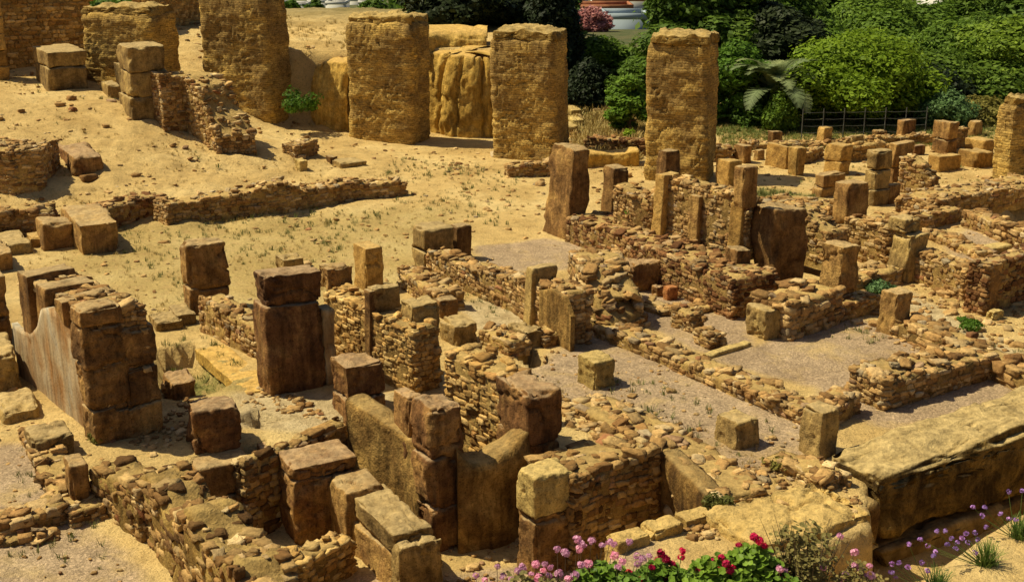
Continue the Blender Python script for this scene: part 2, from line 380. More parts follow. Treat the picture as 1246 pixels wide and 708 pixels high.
def leaf_mat(name, c0, c1, tr=.25, rough=.6):
    m, nt, b = nodes(name, rough)
    at = N(nt, 'ShaderNodeAttribute', attribute_name='tint'); sp = N(nt, 'ShaderNodeSeparateColor'); lk(nt, at.outputs['Color'], sp.inputs[0])
    c = ramp(nt, sp.outputs[0], [(0, c0), (1, c1)]); oi = N(nt, 'ShaderNodeObjectInfo'); c = mix(nt, 1.0, c, ramp(nt, oi.outputs['Random'], [(0, (.72,.78,.8)), (.5, (1,1,1)), (1, (1.35,1.22,1.1))]), 'MULTIPLY'); lk(nt, c, b.inputs['Base Color'])
    t = N(nt, 'ShaderNodeBsdfTranslucent'); lk(nt, c, t.inputs[0]); ms = N(nt, 'ShaderNodeMixShader'); ms.inputs[0].default_value = tr
    out = nt.nodes['Material Output']; lk(nt, b.outputs[0], ms.inputs[1]); lk(nt, t.outputs[0], ms.inputs[2]); lk(nt, ms.outputs[0], out.inputs[0]); return m
def plain(name, c, rough=.8, var=.25, scale=6):
    m, nt, b = nodes(name, rough); g = N(nt, 'ShaderNodeNewGeometry')
    n = noise(nt, g.outputs['Position'], scale, 4)
    cc = mix(nt, 1.0, c, ramp(nt, n, [(.3, 1-var), (.7, 1+var)]), 'MULTIPLY'); lk(nt, cc, b.inputs['Base Color']); return m
BARK = plain('bark', (.12,.085,.05))

# ------------------------------------------------------------------ ground sheet
def spaced(a, b, d, lo, hi, g=1.28):
    L = list(np.arange(a, b+1e-6, d)); s = d; x = a; left = []
    while x > lo: s *= g; x -= s; left.append(x)
    s = d; x = L[-1]; right = []
    while x < hi: s *= g; x += s; right.append(x)
    return np.array(left[::-1]+L+right)
gx = spaced(-13, 12, .1, -900, 900); gy = np.concatenate([spaced(12, 34, .09, -40, 34), ])
gy = np.concatenate([gy[gy < 34], np.arange(34, 62, .16), spaced(62, 62.3, .3, 62, 2500)[1:]])
gy = np.unique(np.round(gy, 4)); GX, GY = np.meshgrid(gx, gy, indexing='ij')
GZ = terrain(GX, GY)
near = (GY < 75) & (np.abs(GX) < 40)
amp = np.where(near, 1.0, 0)
GZ = GZ + amp*(.045*fbm(GX, GY, 0*GX, .8, 4, 3) + .018*fbm(GX, GY, 0*GX, 4.5, 3, 8)) + sstep(28, 34, GY)*sstep(-2, -8, GX)*amp*(.20*fbm(GX, GY, 0*GX, .9, 5, 21)+.07*np.abs(fbm(GX, GY, 0*GX, 2.6, 4, 23)))
tint = np.zeros(GX.shape+(3,))
def paint(ch, pts, val=1.0, soft=.15, z=0.0, world=None):
    s = poly_sd(GX, GY, world or pxpoly(pts, z)); k = sstep(-soft, soft, s + .12*fbm(GX, GY, 0*GX, 2, 3, 5))*val
    tint[..., ch] = np.maximum(tint[..., ch], k)
for pts in ([(655,445),(700,400),(740,405),(1000,500),(975,560),(900,590),(700,500),(640,450)], [(780,350),(905,350),(920,440),(840,425),(760,380)],
            [(860,440),(1030,385),(1085,400),(1300,480),(1180,500),(1080,520),(1010,500),(990,470)], [(1150,300),(1180,275),(1246,290),(1246,315),(1160,325)],
            [(575,300),(660,290),(720,300),(690,330),(600,330)], [(-50,540),(60,540),(120,640),(190,720),(-50,720)], [(560,600),(800,560),(800,700),(440,760),(420,600)]): paint(0, pts, .95)
for pts in ([(490,478),(285,478),(285,520),(410,528)], [(555,372),(600,358),(700,395),(650,420),(580,400)], [(1100,350),(1180,400),(1246,430),(1200,455),(1090,365)]): paint(2, pts, .8)
for pts in ([(860,160),(1240,150),(1240,128),(860,125)], [(900,225),(1000,238),(960,252),(900,245)], [(200,440),(260,430),(300,470),(220,480)]): paint(1, pts, .95, .5)
tint[..., 2] = tint[..., 2]
tint[..., 1] = np.maximum(tint[..., 1], sstep(45.5, 47, GY + .5*fbm(GX, GY, 0*GX, .6, 3, 5))*sstep(-1, 2, GX)*.98)
paint(1, [(60,270),(560,250),(560,330),(330,400),(200,400),(60,320)], .28, 1.0)
idx = np.arange(GX.size).reshape(GX.shape)
Q = np.stack([idx[:-1,:-1], idx[1:,:-1], idx[1:,1:], idx[:-1,1:]], -1).reshape(-1, 4)
ground = tag(link('ground', new_mesh('ground', np.stack([GX, GY, GZ], -1).reshape(-1, 3), Q, [GROUND], True, tint.reshape(-1, 3))), kind='structure')

# ------------------------------------------------------------------ masonry builders
def solve_h(X, a, u):           # metres along a so that X + t a projects to column u
    du = (u-CX)/FPX; D = X-C0; return (du*D.dot(F) - D.dot(R))/(a.dot(R)-du*a.dot(F))
def solve_v(X, v):              # height at X so that it projects to row v
    k = np.array([0,0,1.0]); dv = -(v-CY)/FPX; D = X-C0; return (dv*D.dot(F)-D.dot(U))/(k.dot(U)-dv*k.dot(F))
def pier(label, u0, uc, u1, vt, vb, n=1, zb=None, mat=None, name=None, th=None, dep=None, wid=None, cat=None, group=None,
         rough=1.25, taper=0.0, lean=(0,0), fr=None, ins=.03, nn=13, ero=1.5, r=.035, wmax=None, mats=None, emb=.12):
    if vb > 330 and nn < 20: nn = 20
    mat = mat or BROWN; th = TH if th is None else math.radians(th)
    a = np.array([math.cos(th), math.sin(th), 0]); b = np.array([-math.sin(th), math.cos(th), 0])
    X = G(uc, vb) if zb is None else P(uc, vb, zb)
    w = wid or abs(solve_h(X, a, u1)); d = dep or abs(solve_h(X, b, u0)); h = solve_v(X, vt)
    w = max(w, .15); d = min(max(d, .15), 3.0)
    cen = X + a*w/2 + b*d/2; cen[2] = X[2]-emb; H = h+emb
    if n == 1:
        o = link_block(name or 'stone_block', w, d, H, mat, None, cen, th, rough=rough, taper=taper, n=nn, ero=ero, r=r)
        o.rotation_euler = (lean[0], lean[1], th); return tag(o, label, cat or 'stone block', group)
    root = link(name or 'stone_pier', None, None, cen, th); root.rotation_euler = (lean[0], lean[1], th); tag(root, label, cat or 'stone pier', group)
    fr = fr or [1.0/n]*n; z = 0
    for i, f in enumerate(fr):
        hh = H*f; k = 1-ins*random.random()*(i > 0); jx = (random.random()-.5)*ins; jy = (random.random()-.5)*ins
        link_block('cap_block' if i == len(fr)-1 else 'block', w*k, d*(1-ins*random.random()*(i > 0)), hh-.006, (mats[i] if mats else mat), root, (jx, jy, z), (random.random()-.5)*.04, rough=rough, taper=taper if i == len(fr)-1 else 0, n=nn, ero=ero, r=r)
        z += hh
    return root
def resample(pts, step):
    pts = np.asarray(pts, float); seg = np.linalg.norm(np.diff(pts[:, :2], axis=0), axis=1); s = np.r_[0, np.cumsum(seg)]
    m = max(2, int(s[-1]/step)+1); t = np.linspace(0, s[-1], m)
    return np.stack([np.interp(t, s, pts[:, i]) for i in range(pts.shape[1])], 1), t, s[-1]
def wall(label, pts, th=.5, zb=0.0, mat=None, name='rubble_wall', cat='rubble wall', size=1.0, rag=.06, top=1.0, group=None, core=None, faces=(0,1), flat=False, side=None, big=0.0, parent=None, loose=1.0, sparse=0.0, camp=1.0):
    """pts: (u, v, height) of the NEAR upper edge; wall stands on zb"""
    mat = mat or RUBBLE; core = core or MORTAR; size = size*.68
    W = []
    for u, v, h in pts:
        p = P(u, v, zb+h); W.append([p[0], p[1], zb+h])
    W = np.array(W); S, t, L = resample(W, .08)
    tan = np.gradient(S[:, :2], axis=0); tan /= np.linalg.norm(tan, axis=1, keepdims=True); nr = np.stack([-tan[:,1], tan[:,0]], 1)
    if (S[:, :2]*nr).sum() < 0: nr = -nr             # away from the camera
    if side is not None: nr = nr*side
    sd_ = int(rng.integers(1, 9999)); Cn = S[:, :2] + nr*th/2
    top_z = S[:, 2] + rag*fbm(t, 0*t+sd_, 0*t, 1.3, 3, sd_) - .03*size
    bot = zb-.2; mb = MB()
    # core
    K_ = 16; prof = [(-1, 0), (-1, .18), (-1, .36), (-1, .52), (-1, .68), (-1, .84), (-.96, .96), (-.75, 1), (-.45, 1.0), (-.15, 1), (.15, 1), (.45, 1.0), (.75, 1), (.96, .96), (1, .5), (1, 0)]
    V = np.zeros((len(t), K_, 3))
    for j, (o_, f_) in enumerate(prof):
        nz = .05*camp*fbm(S[:,0], S[:,1], 0*t+j*.7, 5 if camp == 1 else 3.5, 4, sd_+1)
        off = o_*(th/2-.028*size)+nz
        V[:, j, :2] = Cn+nr*off[:, None]; V[:, j, 2] = bot+(top_z-bot)*f_ + (nz*.8 if f_ > .9 else 0)
    # pull ends in
    ii = np.arange(V.shape[0]*K_).reshape(V.shape[0], K_)
    q = np.stack([ii[:-1,:-1], ii[:-1,1:], ii[1:,1:], ii[1:,:-1]], -1).reshape(-1, 4)
    caps = []
    for e in (0, -1):
        r_ = ii[e]
        for j in range(K_//2): caps.append([r_[j], r_[j+1], r_[K_-2-j], r_[K_-1-j]])
    mb.add(V.reshape(-1, 3), np.r_[q, np.array(caps)], (.4, .5, .5), 1)
    T0, Q0 = STONE_T
    def at(s_):
        return np.array([np.interp(s_, t, Cn[:,0]), np.interp(s_, t, Cn[:,1])]), np.array([np.interp(s_, t, nr[:,0]), np.interp(s_, t, nr[:,1])]), float(np.interp(s_, t, top_z))
    st = []
    rowh = .115*size
    for fc in faces:
        z = zb-.05
        while z < top_z.max():
            rh = rowh*rng.uniform(.75, 1.35); s_ = -rng.uniform(0, .1)
            while s_ < L:
                ln = size*(.1+.3*rng.random()**1.5)*(1+big*rng.random())
                p, nn_, tz_ = at(min(max(s_+ln/2, 0), L))
                if z+rh*.6 < tz_+rng.normal()*.02 and rng.random() >= sparse:
                    dp = rng.uniform(.14, .2)*size
                    off = (-1 if fc == 0 else 1)*(th/2-dp/2+rng.normal()*.02*size-.01)
                    c = p+nn_*off; st.append((c[0], c[1], z+rh/2+rng.normal()*.008, ln*.5*.97, dp*.5, rh*.5*.96, math.atan2(-nn_[0], nn_[1])+rng.normal()*.05, rng.normal()*.07, .2))
                s_ += ln
            z += rh
    for e in (0.0, L):          # end faces
        z = zb-.05; p, nn_, tz_ = at(e); tg = np.array([nn_[1], -nn_[0]]);
        if e == 0: tg2 = -1
        else: tg2 = 1
        tdir = (tan[0] if e == 0 else tan[-1])*tg2
        while z < tz_-.03:
            rh = rowh*rng.uniform(.75, 1.35); s_ = -th/2
            while s_ < th/2-.05:
                ln = min(size*rng.uniform(.12, .3), th/2-s_)
                c = p+nn_*(s_+ln/2)+tdir*(-.05)
                if z+rh*.6 < tz_: st.append((c[0], c[1], z+rh/2, ln*.5, .1*size, rh*.48, math.atan2(nn_[1], nn_[0])+rng.normal()*.08, rng.normal()*.05, .28))
                s_ += ln
            z += rh
    na = int(L*th*24*top/size**2)
    for _ in range(na):          # stones lying in the wall head
        s_ = rng.uniform(0, L); p, nn_, tz_ = at(s_); o_ = rng.uniform(-1, 1)*(th/2-.04)
        c = p+nn_*o_; a_ = size*(.05+.15*rng.random()**2.2)*(1 if not flat else 1.4); hh = a_*rng.uniform(.22, .5)*(1 if not flat else .5)
        st.append((c[0], c[1], tz_+rng.uniform(-.06, .008)*size + (rng.random() < .08*loose)*.05, a_, a_*rng.uniform(.55, .9), hh, rng.uniform(0, 6.28), rng.normal()*.25, .12))
    add_stones(mb, st)
    me = mb.mesh(name, [mat, core], False, (Cn[0,0], Cn[0,1], zb))
    o = link(name, me, parent, (Cn[0,0], Cn[0,1], zb))
    return tag(o, label, cat, group) if parent is None else o
def add_stones(mb, st, mi=0):
    if not st: return
    A = np.array(st); T0, Q0 = STONE_F if len(A) < 4000 else STONE_T; n = len(A); m = len(T0)
    base = T0[None]*np.ones((n, 1, 1)); ln = np.linalg.norm(T0, axis=1)[None, :, None]
    sph = A[:, 8][:, None, None]; base = base*(1-sph)+base/ln*1.22*sph
    base = base*(1+rng.normal(size=(n, 1, 3))*.04) + rng.normal(size=(n, m, 3))*.12
    tp = rng.normal(size=(n, 1))*.16
    base[:, :, 0] *= 1+tp*base[:, :, 2]; base[:, :, 2] *= 1+rng.normal(size=(n, 1))*.12*base[:, :, 0]
    base *= A[:, 3:6][:, None, :]
    tl = A[:, 7][:, None]; x, y, z = base[...,0], base[...,1], base[...,2]
    x, z = x*np.cos(tl)-z*np.sin(tl), x*np.sin(tl)+z*np.cos(tl)
    r_ = A[:, 6][:, None]; x, y = x*np.cos(r_)-y*np.sin(r_), x*np.sin(r_)+y*np.cos(r_)
    V = np.stack([x+A[:,0:1], y+A[:,1:2], z+A[:,2:3]], -1).reshape(-1, 3)
    Q = (Q0[None]+(np.arange(n)*m)[:, None, None]).reshape(-1, 4)
    tt = np.repeat(np.c_[rng.random(n), rng.random(n), rng.random(n)], m, axis=0)
    mb.V.append(V); mb.Q.append(Q+mb.n); mb.T.append(tt); mb.M.append(np.full(len(Q), mi)); mb.n += len(V)

def slabwall(label, pts, th, zb, mat, name='plastered_wall', cat='plastered wall', parent=None, rag=.04, step=.09, sag=.02, group=None):
    """continuous mortared or plastered wall following the near upper edge (u, v, height)"""
    W = np.array([[*P(u, v, zb+h)[:2], zb+h] for u, v, h in pts]); S, t, L = resample(W, step)
    tan = np.gradient(S[:, :2], axis=0); tan /= np.linalg.norm(tan, axis=1, keepdims=True); nr = np.stack([-tan[:,1], tan[:,0]], 1)
    if (S[:, :2]*nr).sum() < 0: nr = -nr
    s0 = int(rng.integers(1, 9999)); nz = 14; lev = np.linspace(0, 1, nz)
    prof = [(0, f) for f in lev[:-1]]+[(0.03, .985), (.2, 1), (.5, 1.005), (.8, 1), (.97, .985)]+[(1, f) for f in lev[:-1][::-1]]
    K_ = len(prof); V = np.zeros((len(t), K_, 3)); top = S[:,2]+rag*fbm(t, 0*t+s0, 0*t, 1.7, 4, s0)
    for j, (o_, f_) in enumerate(prof):
        z = zb-.2+(top-zb+.2)*f_; n_ = sag*2*fbm(S[:,0], S[:,1], z, 2.5, 4, s0)
        sg = -1 if o_ < .5 else 1
        off = o_*th + sg*n_*(1 if o_ in (0, 1) else .3)
        V[:, j, :2] = S[:, :2]+nr*off[:, None]; V[:, j, 2] = z+(n_ if 0 < o_ < 1 else 0)
    ii = np.arange(V.shape[0]*K_).reshape(V.shape[0], K_); q = np.stack([ii[:-1,:-1], ii[:-1,1:], ii[1:,1:], ii[1:,:-1]], -1).reshape(-1, 4)
    caps = [[ii[e][j], ii[e][j+1], ii[e][K_-2-j], ii[e][K_-1-j]] for e in (0, -1) for j in range(K_//2)]
    org = np.array([S[0,0], S[0,1], zb]); mb = MB(); mb.add(V.reshape(-1, 3)-org, np.r_[q, np.array(caps)])
    o = link(name, mb.mesh(name, [mat]), parent, org if parent is None else org-np.array(parent.location))
    return tag(o, label, cat, group) if parent is None else o
def cwall(label, pts, th=.5, zb=0.0, uprights=(), panels=(), name='pier_and_rubble_wall', cat='ruined wall', group=None, umat=None, pmat=None, wdt=None, **kw):
    a0 = P(pts[0][0], pts[0][1], zb+pts[0][2]); a1 = P(pts[-1][0], pts[-1][1], zb+pts[-1][2])
    X0 = np.array([a0[0], a0[1], zb]); X1 = np.array([a1[0], a1[1], zb]); d = (X1-X0)/np.linalg.norm(X1-X0)
    root = link(name, None, None, X0); tag(root, label, cat, group)
    m = wall('', pts, th, zb, name='masonry', parent=root, **kw); m.location = Vector(m.location)-Vector(X0)
    nr = np.array([-d[1], d[0], 0]);
    if nr.dot(X0) < 0: nr = -nr
    ang = math.atan2(d[1], d[0])
    for up in uprights:
        u0, u1, vt = up[:3]; mt = up[3] if len(up) > 3 else (umat or BROWN)
        s0, s1 = solve_h(X0, d, u0), solve_h(X0, d, u1); Y = X0+d*(s0+s1)/2; h = solve_v(Y, vt)
        c = Y+nr*(th/2-.03)-X0; c[2] = -.15
        link_block('upright', abs(s1-s0), th+.06, h+.15, mt, root, c, ang, n=10)
    for pl in panels:
        S = [(solve_h(X0, d, u), solve_v(X0+d*solve_h(X0, d, u), v)) for u, v in pl]
        S = np.array(S); sa = np.linspace(S[0,0], S[-1,0], 40); tp = np.interp(sa, S[:,0], S[:,1]) if S[-1,0] > S[0,0] else np.interp(-sa, -S[:,0], S[:,1])
        sd_ = int(rng.integers(1, 999)); tp = tp+.03*fbm(sa, 0*sa, 0*sa+sd_, 5, 3, 2)
        lv = np.linspace(0, 1, 16); V = np.zeros((2, 40, 16, 3))
        for k in (0, 1):
            for j, f in enumerate(lv):
                z = -.1+(tp+.1)*f; n_ = .012*fbm(sa, z, 0*sa, 3, 3, sd_)
                q = X0[None]+d[None]*sa[:, None]-nr[None]*((.085-.1*k)+n_*(1-k)-.0*f)[:, None]
                V[k, :, j, :2] = q[:, :2]-X0[:2]; V[k, :, j, 2] = z
        ii = np.arange(V[..., 0].size).reshape(V.shape[:3]); Qs = []
        for k in (0, 1): Qs.append(np.stack([ii[k,:-1,:-1], ii[k,1:,:-1], ii[k,1:,1:], ii[k,:-1,1:]], -1).reshape(-1, 4))
        Qs.append(np.stack([ii[0,:-1,-1], ii[0,1:,-1], ii[1,1:,-1], ii[1,:-1,-1]], -1))
        for e in (0, -1): Qs.append(np.stack([ii[0,e,:-1], ii[0,e,1:], ii[1,e,1:], ii[1,e,:-1]], -1))
        mb = MB(); mb.add(V.reshape(-1, 3), np.concatenate(Qs)); link('plaster', mb.mesh('plaster', [pmat or PLASTER]), root)
    return root

# ------------------------------------------------------------------ the great pillars and the earth behind them
def pillar(label, u0, uc, u1, vt, vb, th=70, dep=None, wid=1.7, taper=0.0, zb=None):
    a = math.radians(th); av = np.array([math.cos(a), math.sin(a), 0]); bv = np.array([-math.sin(a), math.cos(a), 0])
    X = G(uc, vb) if zb is None else P(uc, vb, zb)
    w = wid or abs(solve_h(X, av, u1)); d = dep or abs(solve_h(X, bv, u0)); h = solve_v(X, vt)
    cen = X+av*w/2+bv*d/2; cen[2] = X[2]-.25; H = h+.25
    root = tag(link('masonry_pillar', None, None, cen, a), label, 'masonry pillar', 'tall masonry pillars beyond the court')
    me_seed = int(rng.integers(1, 999)); V, Q = block_arr(w, d, H-.28, me_seed, rough=1.5, n=64, r=.17, strata=.016, ero=1.1)
    V[:, :2] *= (1+taper*(V[:, 2:3]/H-.5))
    V[:, :2] += (.035*fbm(V[:,0]+me_seed, V[:,1], V[:,2]*3, 1.2, 3, 4))[:, None]*np.sign(V[:, :2])
    link('shaft', new_mesh('shaft', V, Q, [PILLAR]), root, (0,0,0))
    V, Q = block_arr((w-.16)*(1+taper/2), (d-.16)*(1+taper/2), .36, me_seed+3, rough=2.6, n=30, r=.12)
    V[:, 2] += np.where(V[:, 2] > .2, .10*fbm(V[:,0]+me_seed, V[:,1], 0*V[:,0], 2.6, 4, 9)*1.5-.03, 0)
    link('top_course', new_mesh('top_course', V, Q, [PILTOP]), root, (0,0,H-.36))
    return root
pillar('tall masonry pillar behind the squat two-course block pile, leftmost of the pillar row', 105, 190, 199, 8, 112)
pillar('tall pillar with its top out of the frame, standing right of the ruined rubble pier', 250, 331, 345, -14, 152)
pillar('tall square pillar standing just left of the cracked earth scarp', 424, 503, 514, 20, 178)
pillar('tall orange pillar standing just right of the cracked earth scarp, dark trees behind', 597, 674, 690, 38, 198)
pillar('tall pillar narrowing towards its foot, behind the piered rubble wall', 782, 857, 872, 42, 224, taper=.06)
pillar('thick pillar with sunlit ochre edge cut by the right edge of the picture', 1204, 1226, 1300, 118, 222, th=30, wid=2.4)

wall('high stone-coursed wall in the top left corner behind the mound', [(-70,-2,3.0),(106,-8,3.0)], .8, 2.0, RUB_Y, 'stone_wall', 'stone wall', size=1.7, top=.3)
pier('tall buttress of dressed blocks at the far left of the high coursed wall', -22, -6, 13, -20, 98, n=6, mat=OCHRE, name='buttress', cat='buttress', dep=.8)
wall('high wall fragment seen between the two leftmost tall pillars', [(180,-20,2.1),(268,-30,2.1)], .8, 3.05, RUB_Y, 'stone_wall', 'stone wall', size=1.5, top=.3)

# earth scarp
def earth_bank(label, base, tops, zb, th, mat, cracks=()):
    W = np.array([[*P(u, v, zb)[:2], h] for (u, v), h in zip(base, tops)]); S, t, L = resample(W, .07)
    tan = np.gradient(S[:, :2], axis=0); tan /= np.linalg.norm(tan, axis=1, keepdims=True); nr = np.stack([-tan[:,1], tan[:,0]], 1)
    if (S[:, :2]*nr).sum() < 0: nr = -nr
    nz = 44; K_ = nz+16; V = np.zeros((len(t), K_, 3)); s0 = 31
    flute = .22*fbm(t, 0*t, 0*t, .9, 3, s0)+.06*np.abs(fbm(t, 0*t, 0*t, 7, 3, s0+8))+.10*np.abs(fbm(t, 0*t, 0*t, 3.1, 3, s0+2))
    for j in range(K_):
        if j < nz:
            f = j/(nz-1); z = (S[:,2])*f-.2*(1-f)
            off = flute*(.35+.65*f)+.35*f**6+.20*fbm(S[:,0]*2, S[:,1]*2, z*1.4, 1.1, 5, s0+4)
            off = off+.07*np.abs(fbm(S[:,0]*3, S[:,1]*3, z*3, 1.3, 4, s0+9))+.05*sstep(.35, .5, vnoise(t*.8, 0*t, 0*t+z*2.2, 5))
            for (c, w_, dd, sl) in cracks: off = off+dd*np.exp(-((t-c-sl*z+.08*vnoise(z*3, z*0, z*0, 2))/w_)**2)*(.4+.6*f)
        else:
            g = (j-nz+1)/16; z = S[:,2]+.10*fbm(S[:,0]*2+g*2, S[:,1]*2, 0*t, 1.4, 4, s0+6)+.12*math.sin(g*2.2); off = .45+flute+g*th
            z = z-(.5 if j == K_-1 else 0)
        V[:, j, :2] = S[:, :2]+nr*off[:, None]; V[:, j, 2] = zb+z
    ii = np.arange(V.shape[0]*K_).reshape(V.shape[0], K_); q = np.stack([ii[:-1,:-1], ii[:-1,1:], ii[1:,1:], ii[1:,:-1]], -1).reshape(-1, 4)
    mb = MB(); mb.add(V.reshape(-1, 3), q)
    return tag(link('earth_bank', mb.mesh('earth_bank', [mat])), label, 'earth bank')
earth_bank('tall cut earth face with dark vertical cracks between the third and fourth tall pillars', [(508,160),(540,166),(575,168),(612,168),(650,158)], [2.95,3.0,2.9,2.95,2.6], 0, 2.2, EARTH,
           [(1.15,.05,.45,.02),(2.0,.045,.4,.05),(3.1,.06,.4,-.03),(3.45,.05,.3,0)])
earth_bank('eroded earth bank with a green bush, between the second and third tall pillars', [(338,138),(362,150),(386,164),(424,167)], [1.8,2.2,2.65,2.75], 0, 2.4, EARTH, [(2.4,.1,.3,.1)])
earth_bank('low flat-topped hump of yellow earth above the cracked earth face', [(506,62),(545,58),(592,58)], [.55,.6,.5], 3.1, 1.6, EARTH)

# ------------------------------------------------------------------ the mound, upper left
pier('squat pair of stacked blocks below the leftmost tall pillar', 43, 62, 110, 64, 112, 2, mat=GREY, fr=[.62,.38])
pier('three weathered blocks stacked against the ruined rubble pier on the mound', 147, 163, 213, 58, 150, 3, mat=GREY, fr=[.36,.32,.32], ins=.12)
wall('ruined leaning rubble pier on the mound beside the three stacked blocks', [(196,92,2.5),(222,88,2.55),(240,108,2.1),(254,138,1.35),(262,166,.7)], 1.3, .45, RUBBLE, size=1.2, rag=.15)
pier('small loose block lying left of the three stacked blocks', 123, 133, 148, 104, 120, 1, mat=GREY)
pier('dark jagged rock topping the rubble left of the three stacked blocks', 141, 150, 171, 80, 112, 1, mat=GREY, rough=2.2)
wall('broad ruined wall stump on the mound cut by the left edge of the picture', [(-40,180,1.35),(10,184,1.3),(48,180,1.3),(70,170,1.2)], 1.5, .25, RUBBLE, size=1.25, rag=.12)
pier('dark lump of earth jutting from the mound beside the broad wall stump', 70, 92, 126, 192, 216, 1, mat=DARK, rough=3, name='earth_lump', cat='earth lump', nn=12)
wall('small isolated heap of rubble masonry left of the middle of the sandy court', [(360,176,.62),(386,174,.55)], .7, .1, RUBBLE, size=.9, rag=.2, name='rubble_stump', cat='rubble stump')
pier('pale boulder at the foot of the small rubble heap', 358, 365, 375, 196, 208, 1, mat=PALE, rough=2, name='boulder', cat='boulder')
pier('brown boulder right of the small rubble heap', 395, 402, 412, 191, 199, 1, mat=BROWN, rough=2, name='boulder', cat='boulder')
pier('flat slab lying on the low wall below the small rubble heap', 402, 415, 446, 199, 205, 1, mat=GREY, cat='stone slab', name='stone_slab')
wall('long low rubble wall along the foot of the mound', [(205,248,.6),(240,242,.6),(290,234,.68),(350,222,.85),(374,231,.5),(435,221,.55),(492,224,.35)], .8, 0, RUBBLE, size=1.15, rag=.12)
wall('short reddish rubble wall running behind the dark block cluster', [(100,262,.5),(135,252,.6),(170,240,.65),(200,237,.55)], .7, 0, RUB_R, size=1.15, rag=.15)
wall('low rubble wall at the left edge below the mound', [(-40,262,.75),(20,257,.7),(60,258,.65)], .7, 0, RUBBLE, size=1.1, rag=.1)
pier('pale-topped dark block, left one of the cluster below the mound', 47, 55, 92, 274, 306, 1, mat=BROWN)
pier('large dark broken block, right one of the cluster below the mound', 79, 100, 147, 274, 312, 1, mat=BROWN, rough=2)
pier('low flat block at the left edge beside the dark block cluster', -8, 4, 39, 299, 313, 1, mat=GREY)
pier('small ochre block between the low flat block and the dark cluster', 32, 38, 56, 290, 303, 1, mat=OCHRE)
pier('block at the left edge above the plastered wall', -34, -24, 18, 310, 334, 1, mat=BROWN)
pier('dark upright block behind the far end of the plastered wall', -40, -28, 18, 342, 430, 2, mat=BROWN)

# ------------------------------------------------------------------ left: the plastered wall and its rooms
W1 = cwall('tall wall with peeling pale plaster on its sunlit long face', [(22,338,1.9),(60,352,1.95),(114,380,2.15)], .8, 0, uprights=[(40,52,332),(60,72,348),(86,96,364)],
      panels=[[(28,392),(40,402),(50,405),(60,398),(68,376),(78,372),(90,380),(100,410),(113,440),(121,470)]], mat=RUBBLE, cat='plastered wall', umat=BROWN)
pier('tall stepped end pier of dark dressed blocks closing the plastered wall', 84, 116, 164, 379, 545, 4, mat=BROWN, th=38, fr=[.3,.3,.28,.12], dep=.55, ins=.04)
pier('lower dark shoulder pier beside the end pier of the plastered wall', 150, 160, 201, 404, 534, 3, mat=BROWN, th=38, dep=.55)
pier('square dark pier at the left corner of the court, heading a rubble wall', 225, 234, 282, 300, 383, 2, mat=BROWN, fr=[.42,.58])
wall('rubble wall running from the court-corner pier to the tallest dark pier', [(241,361,.7),(280,384,.65),(320,405,.6)], .55, 0, RUBBLE)
pier('flat slab beside the foot of the court-corner pier, nearer one', 180, 192, 224, 393, 404, 1, mat=GREY, cat='stone slab', name='stone_slab')
pier('flat slab beside the foot of the court-corner pier, farther one', 203, 216, 241, 384, 397, 1, mat=GREY, cat='stone slab', name='stone_slab')
slabwall('low earthen bench along the sunken grassy room', [(236,424,.02),(300,478,.02)], .6, 0.0, EARTH, name='low_kerb', cat='low kerb')
pier('dark rounded stump in the sunken grassy room', 200, 212, 240, 468, 486, 1, mat=DARK, rough=2.5, name='stone_stump', cat='stone stump')
pier('tallest dark red-brown pier with a wider block on its top, at the centre left', 313, 328, 396, 340, 483, 2, mat=DARK, fr=[.76,.24], ins=.14, nn=14)
pier('narrow plastered buttress against the right side of the tallest dark pier', 388, 397, 411, 378, 470, 1, mat=PLASTER_Y, name='buttress', cat='buttress')
pier('small square block standing in the sand behind the tallest dark pier', 335, 345, 373, 316, 344, 1, mat=GREY)
cwall('long yellow rubble wall between the tallest dark pier and the grey pier', [(394,352,1.3),(448,378,1.25),(500,402,1.2)], .6, 0, mat=RUB_Y, uprights=[(448,456,352)])
pier('narrow curved-top pier rising from the long yellow rubble wall', 449, 456, 490, 352, 440, 1, mat=GREY, zb=.3)
pier('reddish broken block lying on the head of the long yellow rubble wall', 387, 398, 432, 328, 350, 1, mat=BROWN, zb=1.25, rough=2)
pier('short pier with rubble face and dark right side, behind the yellow rubble wall', 430, 446, 468, 303, 356, 1, mat=OCHRE)
pier('grey ashlar pier ending the long yellow rubble wall', 487, 503, 538, 372, 470, 2, mat=GREY, fr=[.4,.6])
wall('low tumbled rubble wall leading from the court towards the grey ashlar pier', [(484,326,.4),(505,340,.45),(530,358,.4)], .6, 0, RUBBLE, size=1.2)
pier('small dark block lying behind the grey ashlar pier', 530, 537, 557, 367, 381, 1, mat=BROWN, zb=.3)
pier('rounded grey block with a dark right face beside the paved corridor', 535, 553, 581, 397, 422, 1, mat=GREY, rough=1.6)
wall('sunlit wall face of big yellow rubble above the plastered basin', [(542,428,2.3),(575,444,2.25),(612,464,2.2)], .7, -1.3, RUB_Y, size=1.3, rag=.1, big=.3)
wall('low rubble wall beside the small stone cube at the pit', [(583,401,.3),(618,416,.3)], .5, 0, RUBBLE)
pier('squat stone cube at the edge of a small square pit', 617, 637, 661, 404, 428, 1, mat=GREY)
pier('two-block pier at the head of the corridor wall beside the sandy court', 501, 517, 553, 281, 328, 2, mat=GREY, fr=[.5,.5])
pier('block standing close behind the two-block pier of the corridor wall', 548, 556, 574, 277, 318, 1, mat=BROWN)
cwall('low rubble wall with an upright slab along the paved corridor', [(519,306,.5),(560,322,.6),(620,338,.75),(668,346,1.1),(690,356,1.1)], .55, 0, mat=RUBBLE, uprights=[(639,649,325,GREY)], panels=[[(660,352),(676,350),(690,362),(698,385)]], pmat=CRUST)
